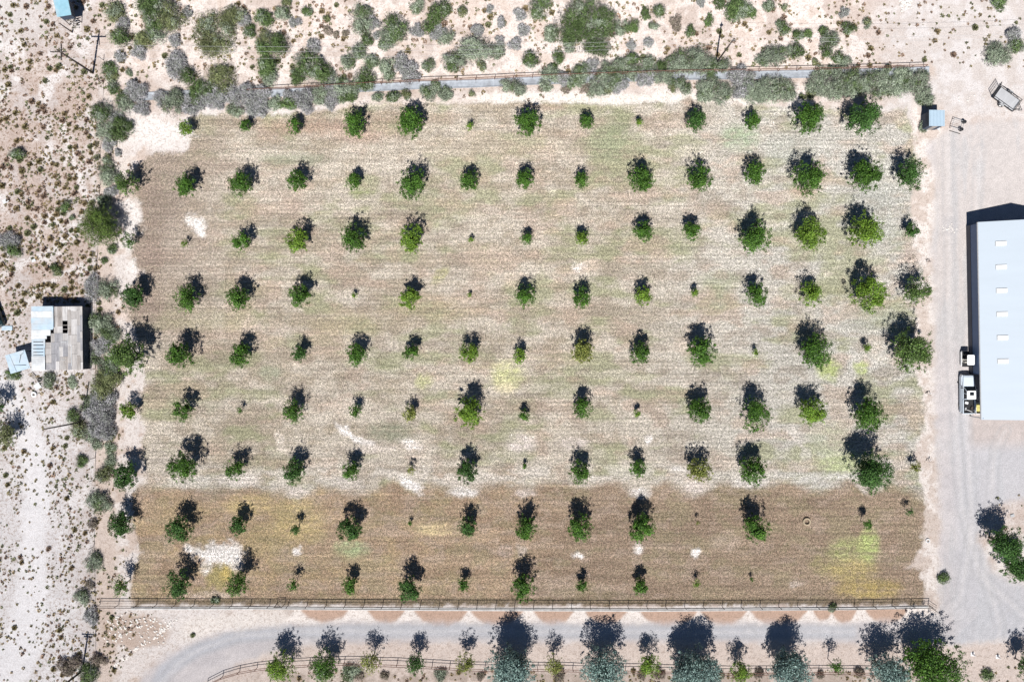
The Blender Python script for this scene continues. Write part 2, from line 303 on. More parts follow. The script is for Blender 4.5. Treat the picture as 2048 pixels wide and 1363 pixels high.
# ------------------------------------------------------------------ materials
def new_mat(name):
    m = bpy.data.materials.new(name); m.use_nodes = True; t = m.node_tree; t.nodes.clear()
    out = t.nodes.new('ShaderNodeOutputMaterial'); return m, t, out
def N(t, typ, **kw):
    n = t.nodes.new(typ)
    for k, v in kw.items():
        if k in n.inputs: n.inputs[k].default_value = v
        else: setattr(n, k, v)
    return n
def mrange(t, src, a, b, c, d):
    n = N(t, 'ShaderNodeMapRange'); n.clamp = True; t.links.new(src, n.inputs['Value'])
    for k, v in zip(('From Min','From Max','To Min','To Max'), (a,b,c,d)): n.inputs[k].default_value = v
    return n.outputs[0]
def math_(t, op, a, b=None):
    n = t.nodes.new('ShaderNodeMath'); n.operation = op
    for i, s in enumerate((a, b)):
        if s is None: continue
        if isinstance(s, (int, float)): n.inputs[i].default_value = s
        else: t.links.new(s, n.inputs[i])
    return n.outputs[0]
def simple(name, col, rough=.6, var=.15, scale=3.0, metal=0.0, stretch=(1,1,1), bump=0.0, dirt=None):
    m, t, out = new_mat(name)
    p = N(t, 'ShaderNodeBsdfPrincipled', Roughness=rough, Metallic=metal); t.links.new(p.outputs[0], out.inputs[0])
    tc = N(t, 'ShaderNodeTexCoord'); mp = N(t, 'ShaderNodeMapping', Scale=stretch); t.links.new(tc.outputs['Object'], mp.inputs[0])
    n = N(t, 'ShaderNodeTexNoise', Scale=scale, Detail=5.0, Roughness=.65); t.links.new(mp.outputs[0], n.inputs['Vector'])
    f = mrange(t, n.outputs[0], .3, .7, 1-var, 1+var)
    mx = N(t, 'ShaderNodeVectorMath', operation='SCALE'); mx.inputs[0].default_value = col; t.links.new(f, mx.inputs['Scale'])
    src = mx.outputs[0]
    if dirt:
        n2 = N(t, 'ShaderNodeTexNoise', Scale=scale*.4, Detail=4.0); t.links.new(mp.outputs[0], n2.inputs['Vector'])
        mi = N(t, 'ShaderNodeMix', data_type='RGBA'); t.links.new(mrange(t, n2.outputs[0], .48, .66, 0, .8), mi.inputs[0])
        t.links.new(src, mi.inputs[6]); mi.inputs[7].default_value = (*dirt, 1); src = mi.outputs[2]
    t.links.new(src, p.inputs['Base Color'])
    if bump:
        b = N(t, 'ShaderNodeBump', Strength=bump, Distance=.02); t.links.new(n.outputs[0], b.inputs['Height']); t.links.new(b.outputs[0], p.inputs['Normal'])
    return m
def leaf_mat(name, trans=.25, rough=.6):
    m, t, out = new_mat(name)
    a = N(t, 'ShaderNodeAttribute', attribute_name='tint')
    p = N(t, 'ShaderNodeBsdfPrincipled', Roughness=rough); p.inputs['Specular IOR Level'].default_value = .25
    t.links.new(a.outputs[0], p.inputs['Base Color'])
    if trans:
        tr = N(t, 'ShaderNodeBsdfTranslucent'); t.links.new(a.outputs[0], tr.inputs[0])
        mx = N(t, 'ShaderNodeMixShader', Fac=trans); t.links.new(p.outputs[0], mx.inputs[1]); t.links.new(tr.outputs[0], mx.inputs[2]); t.links.new(mx.outputs[0], out.inputs[0])
    else: t.links.new(p.outputs[0], out.inputs[0])
    return m
def soil_mat():
    m, t, out = new_mat('soil')
    p = N(t, 'ShaderNodeBsdfDiffuse', Roughness=.6); t.links.new(p.outputs[0], out.inputs[0])
    so_ = N(t, 'ShaderNodeAttribute', attribute_name='soil'); ma = N(t, 'ShaderNodeAttribute', attribute_name='mask')
    sep = N(t, 'ShaderNodeSeparateColor'); t.links.new(ma.outputs['Color'], sep.inputs[0])
    grass, stripe, litter = sep.outputs[0], sep.outputs[1], sep.outputs[2]; road = ma.outputs['Alpha']
    tc = N(t, 'ShaderNodeTexCoord'); obj = tc.outputs['Object']
    def noise(scale, detail=4, rough=.6, vec=None):
        n = N(t, 'ShaderNodeTexNoise', Scale=scale, Detail=detail, Roughness=rough); t.links.new(vec or obj, n.inputs['Vector']); return n.outputs[0]
    mp = N(t, 'ShaderNodeMapping', Scale=(.10, 1.5, 1)); t.links.new(obj, mp.inputs[0])
    g1 = noise(2.4, 4, .75); g2 = noise(6.0, 2, .6); st = noise(1.0, 3, .6, mp.outputs[0])
    def lerp1(x, amt):   # 1 + (x-1)*amt
        return math_(t, 'ADD', 1.0, math_(t, 'MULTIPLY', math_(t, 'SUBTRACT', x, 1.0), amt))
    k = lerp1(mrange(t, g1, .36, .64, .66, 1.30), grass)
    k = math_(t, 'MULTIPLY', k, lerp1(mrange(t, g2, .36, .64, .48, 1.48), grass))
    k = math_(t, 'MULTIPLY', k, lerp1(mrange(t, st, .36, .64, .86, 1.13), stripe))
    wv = N(t, 'ShaderNodeTexWave', wave_type='BANDS', bands_direction='Y', Scale=.50, Distortion=1.6, Detail=2.0); wv.inputs['Detail Scale'].default_value = .25
    t.links.new(obj, wv.inputs['Vector'])
    big = noise(.045, 2, .5); amt = math_(t, 'MULTIPLY', mrange(t, big, .35, .6, .15, 1.0), stripe)
    k = math_(t, 'MULTIPLY', k, lerp1(mrange(t, wv.outputs['Fac'], .0, .6, .86, 1.04), amt))
    # desert: brown litter flecks and pale stones
    ng = math_(t, 'SUBTRACT', 1.0, grass)
    k = math_(t, 'MULTIPLY', k, lerp1(mrange(t, g2, .34, .66, .84, 1.13), ng))
    l1 = noise(1.7, 5, .72); l2 = noise(3.4, 3, .75)
    f1 = math_(t, 'MULTIPLY', mrange(t, l1, .49, .60, 0, 1), math_(t, 'MULTIPLY', mrange(t, l2, .46, .56, 0, 1), litter)); 
    sc1 = N(t, 'ShaderNodeVectorMath', operation='SCALE'); t.links.new(so_.outputs['Color'], sc1.inputs[0]); t.links.new(k, sc1.inputs['Scale'])
    mi = N(t, 'ShaderNodeMix', data_type='RGBA'); mi.clamp_factor = True; t.links.new(math_(t, 'MULTIPLY', f1, .8), mi.inputs[0]); t.links.new(sc1.outputs[0], mi.inputs[6]); mi.inputs[7].default_value = (.26,.185,.14,1)
    # stubble: bleached straw and green blades
    s3 = noise(4.3, 3, .75)
    f2 = math_(t, 'MULTIPLY', mrange(t, s3, .56, .66, 0, .22), grass)
    mi2 = N(t, 'ShaderNodeMix', data_type='RGBA'); t.links.new(f2, mi2.inputs[0]); t.links.new(mi.outputs[2], mi2.inputs[6]); mi2.inputs[7].default_value = (.60,.54,.46,1)
    s4 = noise(3.1, 3, .75)
    f3 = math_(t, 'MULTIPLY', mrange(t, s4, .54, .64, 0, .42), grass)
    mi3 = N(t, 'ShaderNodeMix', data_type='RGBA'); t.links.new(f3, mi3.inputs[0]); t.links.new(mi2.outputs[2], mi3.inputs[6]); mi3.inputs[7].default_value = (.15,.16,.09,1)
    t.links.new(mi3.outputs[2], p.inputs['Color'])
    b = N(t, 'ShaderNodeBump', Strength=.55, Distance=.05); t.links.new(math_(t,'MULTIPLY', g2, lerp1(.25, road)), b.inputs['Height']); t.links.new(b.outputs[0], p.inputs['Normal'])
    return m
M = dict(
 soil=soil_mat(), leaf=leaf_mat('leaf', .14), twig=leaf_mat('twig', .05, .8), tuft=leaf_mat('dry_grass', .1, .8),
 bark=simple('bark', (.13,.10,.08), .9, .3, 8), wood=simple('old_wood', (.30,.27,.25), .85, .35, 2.5, stretch=(1,.25,1), dirt=(.42,.40,.38)), darkwood=simple('creosote_pole', (.055,.042,.035), .8, .3, 6),
 rust=simple('rusty_pipe', (.14,.065,.045), .7, .35, 6), steel=simple('galvanised_steel', (.50,.50,.50), .45, .15, 4, metal=.3), white=simple('white_paint', (.80,.80,.80), .45, .04, 2), black=simple('black_metal', (.02,.02,.022), .5, .2, 5),
 wire=simple('wire', (.42,.42,.43), .5, .05), concrete=simple('concrete', (.33,.355,.39), .85, .22, 2.0, bump=.3, dirt=(.24,.25,.27)), curb=simple('curb_concrete', (.47,.46,.45), .9, .2, 2, dirt=(.34,.32,.31)),
 roofw=simple('white_metal_roof', (.45,.505,.56), .5, .025, .25, stretch=(.3,2,1)), wall=simple('blue_metal_wall', (.09,.15,.28), .5, .08, 1), wall_low=simple('dark_lower_wall', (.018,.024,.045), .5, .1, 1), sky_l=simple('skylight_sheet', (.78,.79,.80), .4, .04),
 sheet=simple('pale_blue_sheet', (.42,.52,.60), .45, .12, 1.2, dirt=(.50,.51,.52)), sheet2=simple('whitewashed_sheet', (.62,.64,.65), .55, .15, 1.5, dirt=(.42,.43,.44)), shedroof=simple('blue_shed_roof', (.37,.475,.56), .5, .05, 1), shedwall=simple('shed_board', (.045,.06,.09), .8, .2, 2),
 turq=simple('turquoise_sheet', (.26,.46,.55), .5, .12, 1.5, dirt=(.45,.52,.56)), hole=simple('painted_inside_shade', (.012,.011,.01), .9), paint=simple('silver_car_paint', (.60,.67,.74), .3, .03, 1, metal=.05), glass=simple('dark_glass', (.012,.016,.022), .08, 0), rubber=simple('rubber', (.02,.02,.02), .85),
 deck=simple('trailer_deck', (.42,.42,.43), .7, .15, 3, stretch=(1,.2,1)), stone=simple('pale_stone', (.64,.60,.56), .9, .2, 3, bump=.4), yellow=simple('yellow_board', (.50,.45,.16), .6, .2, 2), cloth=simple('seat_vinyl', (.60,.57,.50), .6, .08))

# ------------------------------------------------------------------ ground: one sheet, with the field, the drive and the yard laid on it
fx = np.arange(-75, 2124, 3.0); fy = np.arange(-75, 1440, 3.0)
ox = np.array([24,60,120,220,400,700,1200,2200,4000,8000,16000.]); 
gx = np.concatenate([fx[0]-ox[::-1], fx, fx[-1]+ox]); gy = np.concatenate([fy[0]-ox[::-1], fy, fy[-1]+ox])
GX, GY = np.meshgrid(gx, gy)
SC, SMK, SF, SR = soil(GX, GY)
GZ = (fbm(GX/40, GY/40, 201) - .5) * .10 + (fbm(GX/9, GY/9, 203, 2) - .5) * .05
GZ = GZ * (1 - SR * .85) * (1 - SF * .6)
def gz(px, py):
    x = np.array([px], float); y = np.array([py], float)
    return float(((fbm(x/40, y/40, 201) - .5) * .10 + (fbm(x/9, y/9, 203, 2) - .5) * .05)[0]) * .5
WX = (GX - 1024) / PPM; WY = (681.5 - GY) / PPM
def sheet(name, mask, dz):
    ny, nx = GX.shape
    idx = np.arange(nx*ny).reshape(ny, nx)
    a, b, c, d = idx[:-1,:-1], idx[:-1,1:], idx[1:,1:], idx[1:,:-1]
    F = np.stack([d, c, b, a], -1)
    if mask is not None:
        mm = mask > .5; keep = mm[:-1,:-1] & mm[:-1,1:] & mm[1:,1:] & mm[1:,:-1]; F = F[keep]
    F = F.reshape(-1, 4); used = np.unique(F); re = np.full(nx*ny, -1); re[used] = np.arange(len(used)); F = re[F]
    V = np.stack([WX.ravel(), WY.ravel(), GZ.ravel() + dz], 1)[used]
    me = np_mesh(name, V, F, M['soil'], attrs={'soil': SC.reshape(-1,3)[used], 'mask': SMK.reshape(-1,4)[used]}, smooth=True)
    return tag(link(bpy.data.objects.new(name, me)), kind='structure')
sheet('ground', None, 0.0)
sheet('orchard_field', SF * (SR < .5), .004)
sheet('gravel_road', SR, .008)

# ------------------------------------------------------------------ leaves
def quads(rng, P, Nn, L, W, col, fold=0.0):
    n = len(P)
    Nn = Nn / (np.linalg.norm(Nn, axis=1, keepdims=True) + 1e-9)
    r = rng.normal(size=(n,3)); U = np.cross(Nn, r); U /= np.linalg.norm(U, axis=1, keepdims=True) + 1e-9; Vv = np.cross(Nn, U)
    L = L[:, None]; W = W[:, None]
    tip = P + U*L*.5; bot = P - U*L*.5; s1 = P + Vv*W*.5; s2 = P - Vv*W*.5
    V = np.stack([tip, s1, bot, s2], 1).reshape(-1, 3); F = np.arange(4*n).reshape(n, 4)
    return V, F, np.repeat(col, 4, 0)
def crown(rng, R, asp, rz, hc, base, density=1.0, leaf=.2, lobes=9, ragged=.25, warm=0.0, flat=1.0, Lasp=.6):
    n = int(max(50, 800 * density * R * R * (.2/leaf)**1.5)); rx, ry = R, R*asp
    k = max(3, int(lobes)); th = rng.uniform(0, 2*np.pi, k); rr = np.sqrt(rng.uniform(.05, 1, k)) * .62; zz = rng.uniform(-.45, .75, k) * (1 - rr*.5)
    Lc = np.stack([np.cos(th)*rr, np.sin(th)*rr, zz], 1); Lr = rng.uniform(.26, .46, k)
    which = rng.integers(0, k, n)
    d = rng.normal(size=(n,3)); d /= np.linalg.norm(d, axis=1, keepdims=True); rad = rng.uniform(.35, 1, n) ** .6
    P = Lc[which] + d * (Lr[which] * rad)[:, None]
    nf = int(n*.27*min(1, density)); bf = d[:nf]*(rng.uniform(0,1,nf)**.4*.80)[:,None]; P[:nf] = bf * (1 + .16*np.sin(3*np.arctan2(bf[:,1],bf[:,0])+th[0]) + .10*np.sin(5*np.arctan2(bf[:,1],bf[:,0])+th[1]))[:,None]
    # outlying sprays that break up the outline
    nt_ = int(14 + 16*R*ragged*4); ta = rng.uniform(0, 2*np.pi, nt_); tr = rng.uniform(.78, 1.0 + ragged*.6, nt_)
    T = np.stack([np.cos(ta)*tr, np.sin(ta)*tr, rng.uniform(-.5,.45,nt_)], 1)
    nl = max(6, min(26, int(n*.30/nt_))); sp = .50*leaf/max(R,.35)
    TP = (T[:, None, :] * rng.uniform(.9,1,(nt_,nl,1)) + rng.normal(size=(nt_, nl, 3)) * sp).reshape(-1, 3)
    P = np.concatenate([P, TP]); lobe = np.concatenate([which, rng.integers(0, k, len(TP))])
    Nn = P * 1.0 + rng.normal(size=P.shape) * .62 + np.array([0,0,.45])
    P = P * np.array([rx, ry, rz*flat]) + np.array([0,0,hc]); P[:,2] = np.maximum(P[:,2], .08)
    m = len(P); lb = rng.uniform(.75, 1.25, k)[lobe]; q = rng.uniform(.4, 1.65, m) * lb
    hue = rng.uniform(0, 1, m)[:, None]
    col = (base[0]*(1-hue) + base[1]*hue) * q[:, None]
    return quads(rng, P, Nn, leaf*rng.uniform(.7,1.3,m), leaf*Lasp*rng.uniform(.7,1.3,m), np.clip(col,0,.8))
def twigs(rng, R, asp, hc, base, density=1.0, Lm=.5):
    n = int(260*density*R*R); a = rng.uniform(0, 2*np.pi, n); r = rng.uniform(.1,1,n)**.6
    z = rng.uniform(.1,1,n)*np.sqrt(np.clip(1.15-r*r,0,1))
    P = np.stack([np.cos(a)*r*R, np.sin(a)*r*R*asp, z*hc*1.6], 1)
    D = P / np.array([R,R*asp,hc*1.6]) + rng.normal(size=(n,3))*.45; D /= np.linalg.norm(D,axis=1,keepdims=True)
    S = np.cross(D, rng.normal(size=(n,3))); S /= np.linalg.norm(S,axis=1,keepdims=True)
    L = (Lm*rng.uniform(.5,1.3,n))[:,None]; Wd = rng.uniform(.018,.04,n)[:,None]
    V = np.stack([P-D*L*.5-S*Wd, P-D*L*.5+S*Wd, P+D*L*.5+S*Wd*.4, P+D*L*.5-S*Wd*.4],1).reshape(-1,3); V[:,2] = np.maximum(V[:,2], .03)
    col = base[0]*(rng.uniform(.6,1.4,n))[:,None]
    return V, np.arange(4*n).reshape(n,4), np.repeat(col,4,0)
def merge(parts):
    V=[];F=[];K=[];n=0
    for v,f,c in parts: V.append(v);F.append(f+n);K.append(c);n+=len(v)
    return np.concatenate(V),np.concatenate(F),np.concatenate(K)
def trunk_mb(rng, h, r, R, lean, limbs=5):
    mb = MB(); top = Vector((lean[0], lean[1], h))
    mb.tube([(0,0,-.1),(lean[0]*.3,lean[1]*.3,h*.35),(lean[0]*.7,lean[1]*.7,h*.7),top], [r*1.25,r,r*.8,r*.6], 7)
    for i in range(limbs):
        a = i*2*math.pi/limbs + rng.uniform(-.4,.4); s = rng.uniform(.35,.8); st = Vector((lean[0]*s,lean[1]*s,h*s))
        e = Vector((math.cos(a)*R*.62, math.sin(a)*R*.62, h*rng.uniform(.85,1.3)))
        mb.tube([st, st.lerp(e,.5)+Vector((0,0,.06*h)), e], [r*.5,r*.35,r*.12], 5)
    return mb
GREEN = (C(.031,.085,.012), C(.092,.19,.025)); LIME = (C(.08,.165,.018), C(.19,.29,.035)); DKGREEN = (C(.028,.078,.016), C(.07,.15,.032))
YELL = (C(.12,.16,.035), C(.27,.28,.07)); SAGE = (C(.18,.225,.155), C(.40,.455,.34)); BLUEG = (C(.06,.115,.10), C(.30,.41,.37)); OLIVE = (C(.10,.125,.05), C(.27,.29,.14))
GREYT = (C(.47,.455,.475),)*2; BROWNT = (C(.38,.31,.27),)*2
NTH = 'zeroth first second third fourth fifth sixth seventh eighth ninth tenth eleventh twelfth thirteenth fourteenth fifteenth sixteenth seventeenth eighteenth nineteenth twentieth'.split()
def nth(i):
    if i <= 20: return NTH[i]
    t = ['', '', 'twenty', 'thirty', 'forty', 'fifty', 'sixty'][i//10]
    return t + '-' + NTH[i%10] if i%10 else t[:-1] + 'ieth'
def tree(name, px, py, W, hc=None, asp=1.08, pal=GREEN, density=1.0, leaf=.2, seed=0, label='', cat='tree', group=None, rzf=.85, lobes=None, ragged=.25, tr=None, flat=1.0):
    rng = np.random.default_rng(seed)
    if hc is None: hc = .75 + .043*W
    R = W/2/PPM*(H-hc)/H; X, Y = G(px, py, hc)
    e = empty(name, (X, Y, gz(px,py)), 0, label, cat, group)
    rz = min(R*rzf, hc*.85)
    V,F,K = crown(rng, R, asp, rz, hc, pal, density, leaf, lobes or (5+R*4), ragged, flat=flat)
    link(bpy.data.objects.new('crown', np_mesh('crown', V, F, M['leaf'], K)), e)
    trunk_mb(rng, hc*.95, tr or max(.025, .035*R+.015), R, (rng.uniform(-.1,.1)*R, rng.uniform(-.1,.1)*R), 3 if R < .6 else 6).build('trunk', M['bark'], e, smooth=True)
    return e

# ------------------------------------------------------------------ orchard
g,l,y_,s_,d_ = 'glysd'
ORCH = [
 [(370,255,28,'l',.7),(490,251,22,'g'),(588,251,28,'g'),(708,247,42,'g'),(821,245,52,'g'),(939,252,14,'l'),(1055,245,48,'g'),(1173,243,27,'g'),(1279,244,14,'l'),(1393,240,36,'d'),(1506,241,30,'g'),(1620,235,54,'g'),(1728,235,62,'d')],
 [(254,365,48,'s',.55),(370,369,40,'g'),(480,367,42,'g'),(594,361,40,'g',.8),(706,362,28,'g'),(823,366,52,'g'),(938,360,36,'g'),(1050,357,36,'g'),(1163,360,27,'g'),(1283,359,50,'g'),(1399,354,46,'g'),(1511,346,40,'g'),(1618,354,58,'g'),(1731,350,60,'g'),(1823,349,52,'d',.8)],
 [(258,482,26,'g',.4),(369,487,13,'l',.5),(482,482,34,'g'),(594,480,42,'l'),(707,476,46,'g'),(823,477,50,'l'),(942,479,10,'l'),(1053,477,22,'g'),(1165,475,26,'l'),(1288,460,38,'g'),(1385,462,34,'g'),(1511,475,60,'g'),(1621,467,60,'l'),(1731,461,58,'l'),(1825,461,26,'d')],
 [(264,592,44,'d'),(372,597,42,'g'),(475,596,44,'g'),(598,592,42,'g'),(709,590,10,'l'),(819,597,40,'l'),(939,590,7,'l'),(1051,592,36,'g'),(1163,596,34,'g'),(1286,591,32,'l'),(1390,585,15,'l'),(1513,590,42,'g'),(1622,587,40,'l'),(1738,587,64,'l'),(1835,580,50,'s',.7)],
 [(250,712,70,'s',.8),(360,710,50,'g'),(480,710,40,'g'),(598,707,30,'d'),(713,709,38,'g'),(822,704,30,'g'),(938,705,36,'l'),(1040,712,26,'l'),(1165,702,44,'y',1.0),(1281,707,38,'g'),(1404,702,54,'g'),(1511,705,12,'l'),(1633,704,58,'g'),(1735,696,16,'l'),(1826,701,72,'s',1.0)],
 [(256,820,30,'l'),(364,821,38,'g',.7),(479,820,12,'g',.6),(587,822,38,'g'),(711,820,22,'g'),(819,826,26,'y',.9),(939,825,54,'l'),(1048,830,20,'g'),(1165,816,36,'g'),(1274,826,14,'l'),(1400,820,46,'g'),(1513,830,52,'g'),(1627,822,50,'l'),(1741,830,60,'g')],
 [(248,950,46,'d'),(365,935,52,'g'),(468,937,38,'g',.7),(587,942,40,'d'),(702,940,34,'g'),(821,940,16,'y',.5),(934,942,40,'d'),(1049,932,10,'g'),(1160,944,38,'g'),(1276,937,32,'g'),(1399,940,44,'y',1.0),(1505,940,50,'g'),(1746,942,82,'d'),(1833,932,20,'y',.5)],
 [(241,1049,44,'d'),(358,1059,46,'d'),(474,1050,34,'d'),(590,1060,18,'d'),(699,1058,46,'d'),(820,1046,7,'g'),(935,1053,34,'d'),(1052,1055,42,'g'),(1160,1053,46,'g'),(1283,1055,48,'g'),(1396,1045,6,'y',.4),(1513,1056,50,'g'),(1736,1048,18,'g'),(1820,1022,16,'d',.4)],
 [(241,1171,32,'g',.4),(356,1168,46,'d'),(473,1168,46,'g',.6),(585,1171,22,'g',.5),(699,1171,28,'g'),(819,1178,46,'d'),(927,1168,22,'g'),(1048,1175,46,'g'),(1165,1171,22,'g'),(1282,1173,28,'g'),(1394,1166,14,'l',.6),(1504,1158,7,'g',.5)]]
PALS = dict(g=GREEN, l=LIME, d=DKGREEN, y=YELL, s=(C(.05,.10,.025), C(.13,.20,.05)))
PN = dict(g='green', l='bright green', d='dark green', y='yellowish', s='olive green')
seed = 100
for r, row in enumerate(ORCH, 1):
    for c_, t_ in enumerate(row, 1):
        seed += 1; px, py, W, k = t_[:4]; dn = t_[4] if len(t_) > 4 else 1.0
        size = 'sapling' if W < 18 else 'small' if W < 31 else 'medium' if W < 45 else 'large'
        kind = 'orchard sapling' if size == 'sapling' else size + ' orchard tree'
        lab = f"{'sparse ' if dn <= .6 else ''}{PN[k]} {kind}, {nth(c_)} from left in the {nth(r)} row from top"
        rr = random.Random(seed)
        hcx = .75 + .043*W if W >= 12 else .45+.05*W
        if (r, c_) in ((8,11),(9,3),(9,4),(9,1),(8,4)): hcx += .6
        if (r,c_)==(8,13): hcx = 2.2
        if (r,c_)==(8,14): hcx = 1.6
        tree('orchard_tree', px, py, W*1.04, hc=hcx, asp=rr.uniform(1.0,1.22), pal=PALS[k], density=dn*1.4, leaf=.21 if W > 18 else .14, seed=seed, label=lab, group='trees planted in rows in the orchard', rzf=1.0, ragged=rr.uniform(.12,.38), lobes=rr.randint(4,7)+W/14)

# ------------------------------------------------------------------ trees along the drive
DR = [(560,1334,56,'l',1,'bushy lime green tree at the left end of the row below the drive'),(648,1332,54,'g',1,'second tree from left below the drive, full green crown'),(741,1324,42,'y',.6,'thin yellowing tree, third from left in the row below the drive'),
 (831,1327,38,'d',1,'compact dark green tree, fourth from left below the drive'),(928,1324,38,'y',.8,'narrow yellow green tree left of the first big blue-green tree'),(1108,1327,38,'y',.6,'small sparse tree between the first two big blue-green trees'),(1301,1332,42,'l',.9,'small lime tree between the second and third big blue-green trees'),
 (1483,1345,42,'l',.9,'small round tree between the third and fourth big blue-green trees'),(1673,1334,28,'g',.5,'thin spindly tree between the fourth and fifth big blue-green trees')]
for i, (px, py, W, k, dn, lab) in enumerate(DR):
    tree('roadside_tree', px, py, W, hc=2.9, asp=1.1, pal=PALS[k], density=dn, leaf=.19, seed=500+i, label=lab, group='small trees below the gravel drive', ragged=.3, rzf=.9)
BIG = [(1020,1338,98,1.2,'leftmost big blue-green eucalyptus tree below the drive, dense rounded crown'),(1207,1335,94,.65,'second big blue-green tree below the drive, open crown with a gap'),(1391,1345,104,1.2,'third and widest big blue-green tree below the drive'),(1583,1342,88,.9,'fourth big blue-green tree below the drive'),(1777,1345,78,.75,'fifth blue-green tree, touching the big dark green tree by the junction')]
for i, (px, py, W, dn, lab) in enumerate(BIG):
    tree('eucalyptus_tree', px, py, W, hc=4.0, asp=.97, pal=BLUEG, density=dn*1.5, leaf=.24, seed=600+i, label=lab, group='big blue-green trees below the drive', ragged=.12, rzf=.95, lobes=30, tr=.2)
tree('spreading_tree', 1868, 1338, 118, hc=4.0, asp=.95, pal=GREEN, density=1.1, leaf=.26, seed=700, label='big spreading dark green tree at the corner of the drive and the yard', ragged=.35, rzf=.75, lobes=28, tr=.22)
tree('yard_tree', 2012, 1088, 70, hc=3.6, asp=1.1, pal=DKGREEN, density=1.3, leaf=.2, seed=701, label='upper of two joined trees on the right side of the yard', group='trees at the right of the yard', lobes=14, ragged=.15, tr=.15)
tree('yard_tree', 2036, 1136, 64, hc=2.8, asp=.9, pal=DKGREEN, density=1.3, leaf=.2, seed=702, label='lower of two joined trees on the right side of the yard', group='trees at the right of the yard', lobes=12, ragged=.15, tr=.14)
tree('corner_tree', 2062, 1335, 50, hc=3.2, pal=DKGREEN, density=1.1, leaf=.2, seed=703, label='dark tree cut off by the right edge near the bottom corner', lobes=9, tr=.1)
tree('mesquite_tree', 198, 452, 84, hc=2.7, asp=1.12, pal=(C(.055,.10,.022), C(.13,.185,.04)), density=1.2, leaf=.15, seed=704, label='large round olive green mesquite tree standing on the left fence line', lobes=22, ragged=.15, rzf=.8, tr=.14)
tree('mesquite_tree', 4, 872, 50, hc=2.4, pal=OLIVE, density=1.0, leaf=.16, seed=705, label='mesquite tree cut off by the left edge beside the pale track', lobes=9, ragged=.3, tr=.1)
tree('mesquite_tree', -14, 812, 40, hc=2.4, pal=DKGREEN, density=1.0, leaf=.16, seed=706, label='dark mesquite barely inside the left edge, above the cut off one', lobes=9, ragged=.3, tr=.1)

